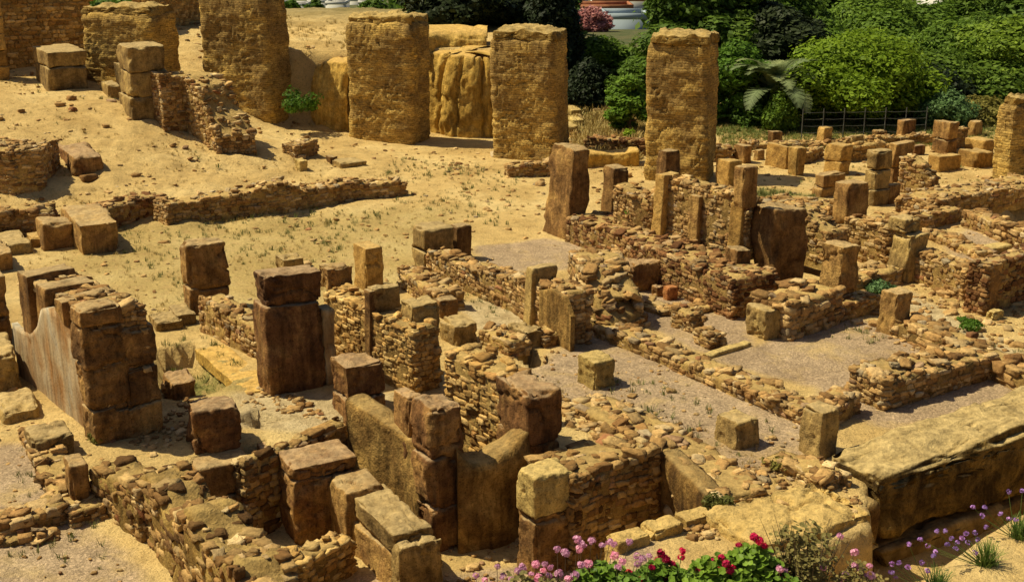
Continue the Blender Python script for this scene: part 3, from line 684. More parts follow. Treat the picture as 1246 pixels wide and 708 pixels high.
wall('short low rubble kerb closing the gravel court at its far left', [(664,411,.22),(690,400,.3),(714,388,.45)], .55, 0, RUBBLE, size=1.1)

# ------------------------------------------------------------------ right: long walls and piers
pier('tall leaning rough monolith at the edge of the sandy court', 663, 690, 712, 184, 293, 1, mat=BROWN, rough=2.4, nn=14, lean=(0,.05), cat='stone pier', name='stone_pier')
pier('upright pier at the top of the stepped rubble ramp', 731, 745, 765, 206, 264, 1, mat=BROWN, zb=.3, cat='stone pier', name='stone_pier')
cwall('long rubble wall with upright slabs, running down in front of the narrowing tall pillar', [(748,224,.95),(770,238,.8),(790,246,.7),(805,214,1.35),(888,234,1.32),(906,242,1.25)], .55, .75, mat=RUBBLE,
      uprights=[(794,807,212,OCHRE),(838,850,238,BROWN),(887,902,246,OCHRE)], size=1.0)
pier('dark square block standing on the long rubble wall in front of the narrowing tall pillar', 797, 810, 829, 184, 216, 1, mat=BROWN, zb=2.0)
wall('rubble ramp wall behind the broad rounded monolith', [(938,248,1.1),(968,254,1.1),(1008,284,.7)], .7, .4, RUBBLE)
pier('tall dark block standing on the long rubble wall, right of two low field blocks', 891, 903, 921, 205, 248, 1, mat=BROWN, zb=2.0)
wall('lower terrace wall of reddish rubble with a stony path on its top', [(690,262,.7),(750,283,.75),(803,306,.85),(890,340,.85)], 1.25, 0, RUB_R, size=1.0, rag=.08)
wall('ruined rubble heap where the corridor wall meets the terrace wall', [(692,306,1.0),(706,330,1.0),(722,368,.6),(745,392,.3)], 1.1, 0, RUBBLE, size=1.4, rag=.2)
wall('long low rubble wall along the right side of the gravel court', [(724,394,.26),(845,446,.26),(905,470,.28),(972,496,.3)], .6, 0, RUBBLE, size=1.15, rag=.06)
pier('rounded red-brown stump at the foot of the terrace wall', 749, 770, 804, 322, 356, 1, mat=DARK, rough=2.2)
pier('red brick-coloured block on the gravel, left one of two', 792, 799, 808, 350, 361, 1, mat=DARK, rough=1.5)
RED = stone_mat('red_tuff', [(.25,.09,.04),(.36,.15,.07),(.42,.22,.11)], (.42,.22,.12), .5)
pier('red brick-coloured block on the gravel, right and larger of two', 806, 813, 825, 350, 366, 1, mat=RED, rough=1.5)
pier('brown pier ending the terrace wall', 877, 893, 911, 306, 367, 1, mat=BROWN, rough=1.8, cat='stone pier', name='stone_pier')
wall('small rubble stub in the middle of the gravel room', [(818,374,.4),(840,383,.38)], .4, 0, RUBBLE, size=.9)
slabwall('thin pale kerb between the two gravel floors beside the big corner block', [(864,433,.07),(914,417,.07)], .18, 0, PALE, name='stone_edging', cat='stone edging')
wall('stub of rubble wall on the gravel below the terrace wall corner', [(846,400,.3),(862,408,.28)], .4, 0, RUBBLE)
wall('low kerb of flat stones crossing the gravel room below the terrace wall', [(776,372,.1),(830,382,.1),(884,368,.12)], .45, 0, RUBBLE, flat=True)
pier('broad dark rounded monolith rising from the rubble wall, widest of the uprights', 911, 940, 978, 258, 356, 1, mat=BROWN, rough=2.0, nn=14, cat='stone pier', name='stone_pier')
pier('square block on a smaller one, with a hole in its sunlit face', 1010, 1028, 1053, 225, 302, 2, mat=BROWN, fr=[.4,.6])
pier('dark pier behind the big square corner block of the gravel room', 992, 1018, 1041, 301, 386, 2, mat=BROWN, fr=[.35,.65])
pier('big square corner block at the right of the gravel room', 907, 930, 968, 380, 415, 1, mat=GREY, nn=12)
wall('coursed block wall running right from the big square corner block', [(966,370,.75),(1024,352,.75)], 1.0, 0, RUBBLE, size=1.7, rag=.05)
wall('sunlit rubble wall between the holed block pier and the notched pier', [(1028,264,1.0),(1080,276,1.0)], .6, 0, RUBBLE, size=1.1)
pier('grey notched pier with a small block on its top', 1073, 1097, 1120, 270, 346, 2, mat=GREY, fr=[.8,.2], ins=.3)
wall('rubble wall running right from the notched pier', [(1106,303,.75),(1175,325,.75)], .5, 0, RUBBLE, size=1.0)
pier('rough end pier of the dark coursed wall at the right', 1174, 1200, 1214, 323, 384, 1, mat=BROWN, rough=1.8, cat='stone pier', name='stone_pier')
wall('dark coursed wall in shade cut by the right edge of the picture', [(1206,322,1.1),(1380,276,1.1)], .5, 0, RUB_R, size=1.25, rag=.04)
pier('small pale block at the foot of the dark coursed wall', 1198, 1208, 1222, 380, 391, 1, mat=PALE)
wall('low ledge wall in front of the notched pier', [(1038,342,.4),(1098,325,.42)], .8, 0, RUBBLE, size=1.2, rag=.03)
pier('brown head pier of the coursed wall crossing the right side', 1067, 1086, 1107, 360, 410, 1, mat=BROWN, rough=1.7, cat='stone pier', name='stone_pier')
wall('low wall of large coursed stones running off the right side of the picture', [(1086,388,.38),(1150,414,.36),(1250,458,.36),(1340,498,.36),(1420,536,.36)], .7, 0, RUBBLE, size=1.6, rag=.06, big=.4)
wall('short low rubble wall joining the dark pier to the coursed wall head', [(1024,373,.35),(1072,360,.38)], .55, 0, RUBBLE)
pier('grey upright slab-like pier at the near end of the gravel court', 970, 996, 1019, 503, 560, 1, mat=GREY, nn=12, cat='stone pier', name='stone_pier')
wall('corner of rubble walls behind the massive blackened wall', [(1036,446,.72),(1079,464,.68),(1130,451,.66),(1215,432,.6)], .9, -.15, RUBBLE, size=1.2, rag=.06)
wall('low rubble wall between the grey slab-like pier and the corner walls', [(1008,502,.4),(1032,488,.45),(1048,478,.45)], .5, -.1, RUBBLE)
wall('low ruined rubble at the foot of the grey slab-like pier', [(930,556,.15),(966,566,.2),(1002,582,.2)], .5, 0, RUBBLE)
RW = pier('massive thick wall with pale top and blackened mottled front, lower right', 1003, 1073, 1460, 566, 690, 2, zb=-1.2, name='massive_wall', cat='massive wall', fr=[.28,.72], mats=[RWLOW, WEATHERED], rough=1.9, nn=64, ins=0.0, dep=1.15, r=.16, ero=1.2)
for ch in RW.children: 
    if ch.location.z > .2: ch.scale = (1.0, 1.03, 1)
pier('large pale slab forming the corner of the terrace beside the massive wall', 860, 918, 1071, 669, 711, 1, zb=-.35, mat=SANDROCK, name='stone_slab', cat='stone slab', dep=1.25, nn=34, rough=2.0, ero=2.0)
for a in [('loose pale rubble strip along the near edge of the gravel court', [(684,492,.12),(750,520,.14),(812,548,.15),(868,606,.1)], .9)]:
    wall(a[0], a[1], a[2], 0, RUBBLE, size=1.2, rag=.14, top=.8, name='rubble_strip', cat='rubble strip')

# ------------------------------------------------------------------ centre: gravel court and sunken rooms
pier('pale stone cube standing alone on the gravel court', 702, 723, 750, 442, 475, 1, mat=PALE, nn=12, rough=.8)
pier('larger stone block with dark right face at the near side of the gravel court', 867, 896, 924, 516, 548, 1, mat=GREY, nn=12)
pier('brown two-block pier at the far corner of the plastered basin', 404, 423, 471, 447, 521, 2, mat=DARK, fr=[.5,.5], rough=1.6)
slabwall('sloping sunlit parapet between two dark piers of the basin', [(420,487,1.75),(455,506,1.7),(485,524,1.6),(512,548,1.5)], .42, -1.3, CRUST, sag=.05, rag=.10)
pier('dark jagged shoulder block leaning on the tall basin pier', 480, 498, 516, 486, 640, 2, zb=-1.3, mat=DARK, fr=[.7,.3])
pier('tall very dark pier standing in the basin', 506, 527, 566, 500, 673, 3, zb=-1.3, mat=DARK, rough=1.8, nn=12)
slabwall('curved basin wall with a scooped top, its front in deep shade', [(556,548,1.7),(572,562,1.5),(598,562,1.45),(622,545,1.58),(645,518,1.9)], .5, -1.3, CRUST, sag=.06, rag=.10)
pier('dark flat-topped pier at the right corner of the basin', 607, 642, 681, 481, 655, 3, zb=-1.3, mat=DARK, dep=1.0)
pier('light block resting on a brown pier at the bottom centre', 629, 650, 697, 583, 706, 2, zb=-1.3, mats=[BROWN, PALE], fr=[.62,.38], nn=12)
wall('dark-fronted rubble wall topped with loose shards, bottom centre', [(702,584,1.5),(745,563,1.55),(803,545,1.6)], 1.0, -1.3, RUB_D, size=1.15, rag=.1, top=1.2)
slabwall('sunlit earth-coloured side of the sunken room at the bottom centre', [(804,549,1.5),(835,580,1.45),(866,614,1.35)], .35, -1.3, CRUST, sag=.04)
for lb_, a_, b_, c_, d_, e_ in (('left', 742, 752, 793, 661, 675), ('middle', 784, 795, 833, 647, 660), ('right', 825, 835, 873, 634, 646)):
    pier(lb_+' of the three pale kerb stones edging the sunken room at the bottom centre', a_, b_, c_, d_, e_, 1, zb=.0, mat=SANDROCK, name='kerb_stone', cat='kerb stone', dep=.34, emb=.5, group='kerb stones of the sunken room')
slabwall('rough masonry front under the large pale terrace slab', [(860,693,1.15),(920,671,1.15),(1000,640,1.15),(1069,612,1.15)], .3, -1.2, CRUST, sag=.04, name='retaining_wall', cat='retaining wall')
pier('large dark tilted block balanced at the end of the ragged front wall', 229, 238, 294, 503, 551, 1, zb=.02, mat=DARK, th=24, rough=1.7, nn=12)
pier('dark ledge wall carrying the large tilted block', 234, 247, 310, 573, 664, 2, zb=-1.3, mat=BROWN, dep=.8, fr=[.6,.4], name='ledge_wall', cat='ledge wall')
pier('slab-capped pier beside the square floor opening, leftmost of the front pier group', 303, 330, 382, 551, 641, 2, zb=-1.3, mats=[OCHRE, DARK], fr=[.82,.18], dep=.75)
pier('broad cracked-top dark pier in the middle of the front pier group', 341, 362, 440, 571, 664, 2, zb=-1.3, mat=DARK, fr=[.84,.16], nn=18)
pier('lower reddish pier right of the broad cracked-top pier', 402, 423, 472, 601, 675, 1, zb=-1.3, mat=BROWN, cat='stone pier', name='stone_pier')
pier('long pale-topped rubble-sided pier at the bottom of the picture', 424, 480, 529, 652, 724, 2, zb=-1.3, mats=[BROWN, GREY], fr=[.68,.32], nn=14)
pier('lower step block against the long pale-topped pier', 477, 488, 541, 669, 732, 1, zb=-1.3, mat=GREY)
wall('low curved rubble wall between the front piers and the ragged front wall', [(352,702,.55),(385,676,.6),(426,655,.6)], .4, -1.3, RUB_Y, size=1.2, rag=.1)
wall('ragged front wall, its upper ridge of tumbled rubble', [(160,580,1.05),(190,604,1.25),(226,638,1.42),(262,680,1.42),(300,740,1.4)], .72, -.3, RUB_D, size=1.25, rag=.24, top=.75, loose=2, sparse=.3, camp=2.2, core=MORTAR_D)
wall('lower outer face of the ragged front wall, with crumbling stones', [(108,564,.95),(135,580,1.0),(165,600,1.0)], .6, -.3, RUB_D, size=1.2, rag=.16, top=.6, sparse=.3, camp=2.0, core=MORTAR_D)
pier('short brown pier at the left end of the ragged front wall', 84, 92, 113, 568, 632, 1, zb=-.1, mat=BROWN, cat='stone pier', name='stone_pier')
pier('grey-topped block cut by the left edge, in the alley by the plastered wall', -30, -18, 27, 436, 482, 1, mat=GREY)
pier('pale flat boulder in the alley at the left edge', -6, 6, 50, 503, 517, 1, mat=GREY, rough=2.2, name='boulder', cat='boulder')
pier('grey-topped square block standing on the low alley wall', 33, 42, 91, 538, 564, 1, mat=GREY)
wall('low rubble wall under the grey-topped square block', [(22,520,.2),(42,566,.2),(62,600,.22),(84,622,.22)], .5, 0, RUBBLE, size=1.1)
wall('low rubble wall crossing the lower left corner', [(-30,642,.25),(30,630,.28),(82,612,.28)], .55, 0, RUBBLE, size=1.2)
wall('line of flat stones in the lower left corner', [(-20,662,.08),(60,650,.1)], .3, 0, RUBBLE, flat=True, size=1.1, name='stone_line', cat='line of stones')

wall('rough dark retaining face behind the front pier group', [(300,563,1.33),(338,549,1.33),(420,512,1.36)], .3, -1.3, RUB_D, size=1.2, top=.5)
# ------------------------------------------------------------------ field of blocks beyond, upper right
wall('low stone wall between the fourth tall pillar and the leaning monolith', [(620,202,.38),(670,198,.42)], .5, 0, RUBBLE, size=1.1)
wall('dark low wall left of the narrowing tall pillar', [(712,168,.5),(782,172,.5)], .6, 0, RUB_R, size=1.1)
slabwall('low yellow earth bank left of the narrowing tall pillar', [(712,190,.4),(745,187,.42),(778,184,.5)], .9, 0, EARTH, name='earth_bank', cat='earth bank', rag=.1, sag=.08)
wall('dark rubble wall right of the narrowing tall pillar', [(862,178,.55),(890,180,.5)], .6, 0, RUBBLE, size=1.1)
FB = [('small square block on the far low wall, left of the paired blocks', 933,940,953,161,177,1,BROWN),
 ('left of the paired sunlit ochre blocks in the far field', 931,955,960,179,207,1,OCHRE),
 ('right of the paired sunlit ochre blocks in the far field', 957,969,980,181,215,1,OCHRE),
 ('two-course ochre pier in the middle of the far field', 1001,1021,1035,178,214,2,OCHRE),
 ('rounded upright stone behind the two-course ochre pier', 993,1002,1012,156,178,1,OCHRE),
 ('three-block column standing in the far field', 1049,1063,1082,185,251,3,GREY),
 ('wide brown block on a low base, nearest of the far field', 987,1000,1027,213,241,2,BROWN),
 ('ochre block with grey top right of the narrowing tall pillar', 869,886,901,197,229,1,OCHRE),
 ('brown block behind the ochre block with grey top', 889,905,916,178,200,1,BROWN),
 ('small dark stone low on the ground left of the paired blocks', 916,922,931,183,196,1,BROWN),
 ('dark upright block with slanted top before the trees', 1089,1098,1113,147,174,1,DARK),
 ('brown two-block pier before the trees, beside a rubble wall', 1131,1152,1164,149,188,2,BROWN),
 ('small upright block before the small round shrub', 1177,1186,1195,149,167,1,BROWN),
 ('broad sunlit ochre block by the right-edge pillar, upper one', 1172,1196,1210,172,190,1,OCHRE),
 ('broad block by the right-edge pillar, lower one', 1165,1188,1209,187,205,1,OCHRE),
 ('low wide ochre block left of the right-edge pillar blocks', 1127,1142,1169,191,210,1,OCHRE),
 ('dark ochre block right of the three-block column', 1076,1086,1107,175,228,2,BROWN),
 ('small dark block right of the three-block column, before the rubble', 1107,1113,1126,178,190,1,DARK),
 ('small rounded stone at the fence behind the far field', 1060,1070,1080,160,170,1,BROWN),
 ('dark low block beside the foot of the three-block column', 1075,1082,1094,226,248,1,BROWN),
 ('small block on the sand right of the small dark stone', 1035,1041,1050,166,180,1,GREY)]
for (lb, u0, uc, u1, vt, vb, n, mt) in FB:
    pier(lb, u0, uc, u1, vt, vb, n, mat=mt, nn=9, group='blocks standing in the far field')
wall('pale rubble wall between the paired blocks and the two-course pier', [(978,188,.35),(1002,178,.42)], .5, 0, RUBBLE)
wall('ochre wall behind the three-block column', [(1032,178,.55),(1064,175,.5),(1084,174,.5)], .5, 0, RUB_Y, size=1.4)
wall('tapering rubble wall right of the three-block column', [(1097,190,1.1),(1120,200,.95),(1134,216,.6)], .6, 0, RUBBLE)
wall('low rubble wall beside the brown two-block pier', [(1153,158,.75),(1178,156,.7)], .5, 0, RUBBLE)
wall('low broken wall along the back of the far field', [(905,176,.2),(990,172,.25),(1090,166,.3),(1135,166,.3)], .5, 0, RUBBLE, rag=.15)
wall('low zigzag rubble wall below the three-block column', [(1056,262,.3),(1100,266,.35),(1130,264,.4),(1172,252,.4)], .55, 0, RUBBLE, size=1.2)
wall('rubble wall on the far side of the pink-floored room', [(1172,256,.45),(1215,270,.5),(1262,286,.5)], .55, 0, RUBBLE, size=1.4)
wall('thick rubble wall above the dark recess at the right edge', [(1134,246,.5),(1190,236,.5),(1280,218,.55)], 1.2, 0, RUBBLE, size=1.1, rag=.1)
wall('low wall along the near side of the pink-floored room', [(1122,280,.2),(1150,288,.22),(1190,306,.25)], .5, 0, RUBBLE, size=1.2)
pier('flat rounded stone disc at the edge of the pink-floored room', 1187, 1205, 1232, 303, 312, 1, mat=PALE, rough=1.5, name='stone_slab', cat='stone slab')
wall('low rubble wall joining the wide brown block to the holed pier', [(938,246,.3),(975,240,.35),(1008,252,.3)], .6, .0, RUBBLE, size=1.2)
for k, (u, vt, vb) in enumerate([(692,124,133),(694,134,144),(697,146,154),(690,154,164)]):
    pier(['topmost', 'second', 'third', 'lowest'][k]+' of the pale fallen slabs right of the fourth tall pillar', u-9, u, u+13, vt, vb, 1, mat=PALE, nn=6, name='fallen_slab', cat='fallen slab', group='fallen slabs by the trees', th=10)

# loose stones on the ground, nobody could count them
mb = MB(); st = []
def scatter(pts, n, smin, smax, z=0.0):
    poly = pxpoly(pts, z); xs = [p[0] for p in poly]; ys = [p[1] for p in poly]
    X = rng.uniform(min(xs), max(xs), n*4); Y = rng.uniform(min(ys), max(ys), n*4)
    k = poly_sd(X, Y, poly) > 0; X, Y = X[k][:n], Y[k][:n]; Z = terrain(X, Y)+.03*fbm(X, Y, 0*X, .8, 4, 3)
    return X, Y, Z
def stones(pts, n, smin, smax, z=0.0):
    X, Y, Z = scatter(pts, n, smin, smax, z)
    for x, y, zz in zip(X, Y, Z):
        a_ = rng.uniform(smin, smax)*(1+1.2*(rng.random() < .08)); st.append((x, y, zz+a_*.15, a_, a_*rng.uniform(.6, 1), a_*rng.uniform(.3, .6), rng.uniform(0, 6.3), rng.normal()*.2, .5))
stones([(-50,120),(260,100),(480,180),(600,200),(600,330),(300,400),(-50,330)], 900, .02, .07)
stones([(40,120),(260,150),(330,220),(60,250)], 60, .04, .11, .8)
stones([(500,180),(1250,180),(1250,330),(640,300)], 600, .02, .08)
stones([(660,400),(980,500),(1050,600),(900,660),(700,520),(640,440)], 260, .012, .04)
stones([(1030,400),(1250,480),(1250,330),(1100,350)], 350, .02, .07)
stones([(-50,440),(60,440),(130,560),(110,640),(180,720),(-50,720)], 150, .012, .04)
stones([(420,520),(330,460),(180,560),(160,540),(230,480)], 200, .02, .06)
stones([(880,560),(1010,580),(1060,620),(930,670),(800,650),(880,600)], 260, .015, .05)
stones([(680,480),(860,560),(880,620),(800,560),(690,520)], 300, .02, .07)
stones([(470,640),(640,640),(640,760),(440,760)], 200, .015, .05, -1.3)
stones([(690,120),(780,120),(780,200),(690,200)], 160, .04, .12)
add_stones(mb, st); tag(link('loose_stones', mb.mesh('loose_stones', [RUBBLE])), 'small stones and crumbs scattered over the sandy ground', 'loose stones', kind='stuff')

# ------------------------------------------------------------------ vegetation
def leaf_cloud(cens, rads, n, size, seed, up=.3, squash=1.0, shell=(.35, 1.12)):
    """n leaf-clump faces spread through lobes; returns V, Q, tint"""
    r = np.random.default_rng(seed); cens = np.array(cens, float); rads = np.array(rads, float)
    w = rads**2; k = r.choice(len(cens), n, p=w/w.sum())
    d = r.normal(size=(n, 3)); d /= np.linalg.norm(d, axis=1, keepdims=True)
    lump = 1+.5*fbm(d[:,0]*1.0+k*3.1, d[:,1], d[:,2], 2.2, 4, seed)
    rr = rads[k]*(shell[0]+(shell[1]-shell[0])*r.random(n)**.45)*lump
    p = cens[k]+d*rr[:, None]*np.array([1, 1, squash])
    nrm = d+r.normal(size=(n, 3))*.55+np.array([0, 0, up]); nrm /= np.linalg.norm(nrm, axis=1, keepdims=True)
    t = np.cross(nrm, r.normal(size=(n, 3))); t /= np.linalg.norm(t, axis=1, keepdims=True); b = np.cross(nrm, t)
    s = size*r.uniform(.55, 1.35, n)[:, None]; asp = r.uniform(.35, .7, n)[:, None]
    q = np.stack([p-t*s, p+b*s*asp-nrm*s*.15, p+t*s, p-b*s*asp-nrm*s*.15], 1)
    tt = np.clip(r.normal(.45, .22, n)+.25*(lump-1)*2, 0, 1)
    return q.reshape(-1, 3), np.arange(n*4).reshape(-1, 4), np.repeat(np.c_[tt, tt, tt], 4, axis=0)
def tube(pts, rads, seg=7):
    pts = np.array(pts, float); n = len(pts); V = []
    for i in range(n):
        d = pts[min(i+1, n-1)]-pts[max(i-1, 0)]; d /= np.linalg.norm(d)+1e-9
        a = np.cross(d, [0.3, .9, .1] if abs(d[1]) < .9 else [1, 0, 0]); a /= np.linalg.norm(a); b = np.cross(d, a)
        for k in range(seg):
            t = 2*math.pi*k/seg; V.append(pts[i]+rads[i]*(a*math.cos(t)+b*math.sin(t)))
    Q = [[i*seg+k, i*seg+(k+1) % seg, (i+1)*seg+(k+1) % seg, (i+1)*seg+k] for i in range(n-1) for k in range(seg)]
    return np.array(V), np.array(Q)
def at_dist(u, y, z):
    dep = y*math.cos(PITCH)+(CAMH-z)*math.sin(PITCH); return (u-CX)/FPX*dep
def z_at(v, y):
    a = PITCH+math.atan((v-CY)/FPX); return CAMH-y*math.tan(a)
def tree(label, u0, u1, vt, y, mat, n=9000, leaf=.16, kind='round', vb=None, name='tree', cat='tree', group='trees beyond the ruins', shape=None):
    if y < 66 and (u0+u1)/2 > 760: y = y-4.2
    z1 = z_at(vt, y); uc = (u0+u1)/2; x = at_dist(uc, y, z1); z0 = tz(x, y); hw = (u1-u0)/2/FPX*(y*1.02)*1.08; n = int(n*2.2); leaf = leaf*.68
    H = z1-z0; seed = int(rng.integers(1, 99999)); r = np.random.default_rng(seed)
    root = tag(link(name, None, None, (x, y, z0-.1)), label, cat, group)
    lob = []; rad = []
    if kind == 'cypress':
        for k in range(9):
            f = k/8; lob.append((r.normal()*.1, r.normal()*.1, H*(.12+.82*f))); rad.append(max(.18, hw*(1-.75*f**1.6)))
    else:
        low = .08
        for k in range(24):
            a = r.uniform(0, 6.28); f = r.uniform(0, 1)**.9; rr = hw*.72*math.sqrt(max(0, 1-(1.9*f-.8)**2*.8))*r.uniform(.35, 1)
            lob.append((math.cos(a)*rr, math.sin(a)*rr, H*(low+(.9-low)*f)-hw*.15*f)); rad.append(hw*r.uniform(.15, .40)*(1-.25*f))
        lob.append((0, 0, H*.55)); rad.append(hw*.55); lob.append((0, 0, H-hw*.3)); rad.append(hw*.3)
    V, Q, T = leaf_cloud(lob, rad, n, leaf, seed, squash=.9)
    V[:, 2] *= H/np.percentile(V[:, 2], 99.5); V[:, 2] = np.abs(V[:, 2]-.02)+.02; sx_ = hw/np.percentile(np.abs(V[:, 0]), 97); V[:, :2] *= sx_
    lob = [(a_*sx_, b_*sx_, min(c_, H*.9)) for a_, b_, c_ in lob]
    mb = MB(); mb.add(V, Q, T); link('crown', mb.mesh('crown', [mat], False), root)
    tb = MB(); tr = max(.07, hw*.07)
    V, Q = tube([(0,0,-.2),(.05,0,H*.25),(-.04,.05,H*.5),(0,0,H*.8)], [tr*1.3, tr, tr*.7, tr*.2]); tb.add(V, Q)
    for k in range(5):
        L = lob[k*2 % len(lob)]; V, Q = tube([(0,0,H*.25),(L[0]*.5,L[1]*.5,H*.25+(L[2]-H*.25)*.6),L], [tr*.6, tr*.35, tr*.1], 5); tb.add(V, Q)
    link('trunk', tb.mesh('trunk', [BARK]), root); return root
LG_DARK = leaf_mat('dark_conifer_foliage', (.012,.02,.008), (.03,.045,.014), .1)
LG_MID = leaf_mat('mid_green_foliage', (.06,.115,.012), (.20,.31,.035), .35)
LG_DEEP = leaf_mat('deep_green_foliage', (.035,.075,.010), (.12,.20,.025), .3)
LG_BRIGHT = leaf_mat('yellow_green_foliage', (.13,.21,.012), (.38,.50,.035), .4)
LG_FRESH = leaf_mat('fresh_green_foliage', (.055,.12,.012), (.14,.25,.025), .3)
LG_BLUE = leaf_mat('blue_green_foliage', (.06,.12,.04), (.16,.27,.10))
LG_OLIVE = leaf_mat('dry_olive_foliage', (.10,.10,.02), (.22,.2,.05))
# nearest rank
tree('black-green conifer mass just right of the flat-topped earth hump', 500, 610, -60, 57, LG_DARK, 9000, .17)
tree('tall dark conifer between the fourth tall pillar and the white house', 640, 704, -70, 54, LG_DARK, 10000, .15, 'cypress')
tree('dark spreading conifer behind the fourth tall pillar', 590, 690, -30, 60, LG_DARK, 9000, .17)
tree('low dark conifer at the back edge of the dry grass', 690, 742, 70, 52, LG_DARK, 6000, .12, 'cypress')
tree('small grey-green bush on the flat hump beside the second tall pillar', 480, 552, 8, 58, LG_DEEP, 3500, .12, name='bush', cat='bush')
tree('mid green tree behind the left side of the narrowing tall pillar', 748, 808, 70, 56, LG_MID, 8000, .12)
tree('loose light green shrub low beside the narrowing tall pillar', 742, 790, 92, 51, LG_FRESH, 3500, .09, name='shrub', cat='shrub')
tree('dark rounded tree rising behind the top of the narrowing tall pillar', 800, 905, -70, 60, LG_DEEP, 12000, .16)
tree('bright fresh green bush right of the narrowing tall pillar', 855, 945, 52, 54, LG_FRESH, 9000, .11, name='bush', cat='bush')
tree('very dark tree behind the bright fresh green bush', 850, 945, -60, 64, LG_DARK, 9000, .17)
tree('big yellow-green feathery bush in the middle of the tree line', 965, 1118, 40, 54, LG_BRIGHT, 16000, .11, name='bush', cat='bush')
tree('small round blue-green shrub in front of the dark trees', 1122, 1182, 107, 52.5, LG_BLUE, 5000, .08, name='shrub', cat='shrub')
tree('dry yellowish shrub between the round shrub and the right-edge pillar', 1170, 1222, 116, 53.5, LG_OLIVE, 4500, .09, name='shrub', cat='shrub')
tree('deep green bush filling the gap behind the round blue-green shrub', 1090, 1190, 62, 57, LG_DEEP, 8000, .13, name='bush', cat='bush')
tree('mid green broad tree above the round blue-green shrub', 1110, 1215, 28, 60, LG_MID, 11000, .13)
tree('mid green tree rising behind the right-edge pillar', 1180, 1290, 24, 58, LG_MID, 11000, .13)
tree('deep green tree beyond the broad tree at the right edge', 1215, 1330, -40, 66, LG_DEEP, 9000, .17)
tree('broad mid green tree above the yellow-green bush', 1000, 1120, -6, 68, LG_MID, 12000, .16)
tree('mid green rounded tree right of the broad tree above the bush', 1085, 1170, 4, 72, LG_MID, 9000, .16)
tree('deep green tree above the palm', 915, 1010, -22, 66, LG_DEEP, 11000, .16)
tree('mid green crown between the palm and the broad tree', 955, 1040, 24, 62, LG_MID, 8000, .13)
tree('dark crown at the top right below the bright white house', 1150, 1235, 5, 78, LG_DEEP, 8000, .18)
tree('dark green undergrowth tree at the foot of the palm', 905, 975, 96, 53, LG_DEEP, 6000, .1, name='bush', cat='bush')
tree('distant tree left of the white house terrace', 600, 690, -20, 84, LG_DEEP, 7000, .22)
tree('far dark tree rising right of the terraced white house', 800, 850, -30, 80, LG_MID, 8000, .2)
tree('small green tuft growing on the earth plateau by the second tall pillar', 346, 362, -2, 68, LG_FRESH, 900, .12, name='bush', cat='bush')
def bush_at(label, u, v, hw, h, mat, n, leaf, z=None, name='bush', cat='bush', group=None):
    X = G(u, v) if z is None else P(u, v, z); seed = int(rng.integers(1, 9999)); r = np.random.default_rng(seed)
    lob = [(r.normal()*hw*.4, r.normal()*hw*.4, h*r.uniform(.2, .7)) for _ in range(7)]; rad = [hw*r.uniform(.3, .5) for _ in lob]
    V, Q, T = leaf_cloud(lob, rad, n, leaf, seed, squash=h/hw/1.3); V[:, 2] = np.maximum(V[:, 2], .01)
    root = tag(link(name, None, None, X), label, cat, group); mb = MB(); mb.add(V, Q, T); link('foliage', mb.mesh('foliage', [mat], False), root)
    sb = MB()
    for L in lob: Vt, Qt = tube([(0,0,0), (L[0]*.6, L[1]*.6, L[2]*.7), L], [.02, .012, .005], 4); sb.add(Vt, Qt)
    link('stem', sb.mesh('stem', [BARK]), root); return root
bush_at('green bush growing on the earth bank between the second and third tall pillars', 366, 138, .7, .9, LG_FRESH, 1500, .06, z=1.0)
bush_at('green caper shrub beside the dark pier and the coursed wall head', 1063, 360, .38, .38, LG_BLUE, 1500, .04, name='shrub', cat='shrub')
bush_at('low green plant on the dirt below the dark coursed wall', 1186, 402, .38, .22, LG_FRESH, 900, .035, name='plant', cat='plant')
bush_at('scraggy yellow-green plant beside the pale kerb stones of the sunken room', 876, 620, .2, .3, LG_OLIVE, 600, .03, name='plant', cat='plant')
bush_at('tall weed at the foot of the brown pier ending the terrace wall', 886, 372, .16, .4, LG_BLUE, 600, .035, name='weed', cat='weed')
bush_at('dark green weed against the long rubble wall behind the terrace path', 772, 272, .3, .45, LG_FRESH, 700, .04, z=.8, name='weed', cat='weed')
bush_at('green weed growing on the dry ground between the last two tall pillars', 763, 172, .25, .5, LG_BRIGHT, 500, .05, name='weed', cat='weed')
bush_at('dry scrub at the foot of the grey slab-like pier', 947, 570, .3, .2, LG_OLIVE, 600, .03, name='scrub', cat='scrub')
bush_at('weeds at the near corner of the plastered wall', 122, 540, .18, .2, LG_OLIVE, 500, .03, name='weed', cat='weed')

tree('deep green tree low behind the bright fresh green bush', 845, 935, 10, 59, LG_DEEP, 9000, .14)
tree('dark thicket behind the palm, reaching the ground', 900, 1000, 10, 58, LG_DARK, 9000, .15)
tree('mid green tree directly behind the yellow-green bush top', 1030, 1120, 14, 63, LG_MID, 10000, .14)
tree('dark thicket behind the round blue-green shrub, reaching the ground', 1085, 1180, 84, 55, LG_DARK, 7000, .12)
tree('dark thicket between the dry shrub and the right-edge pillar', 1160, 1260, 70, 57, LG_DEEP, 9000, .13)
tree('tall deep green tree behind the broad tree, second from the right edge', 1165, 1260, -30, 74, LG_DEEP, 9000, .18)
tree('tall mid green tree at the top, above the yellow-green bush', 990, 1080, -50, 78, LG_MID, 9000, .19)
tree('tall deep green tree at the top between the palm and the yellow-green bush', 930, 1010, -60, 76, LG_DEEP, 9000, .19)
tree('dark tree behind the light green shrub left of the narrowing tall pillar', 765, 830, 66, 62, LG_DEEP, 8000, .14)
bush_at('deep green shrub hiding the trunk of the palm', 946, 160, 1.0, 1.4, LG_MID, 5000, .08, name='shrub', cat='shrub')
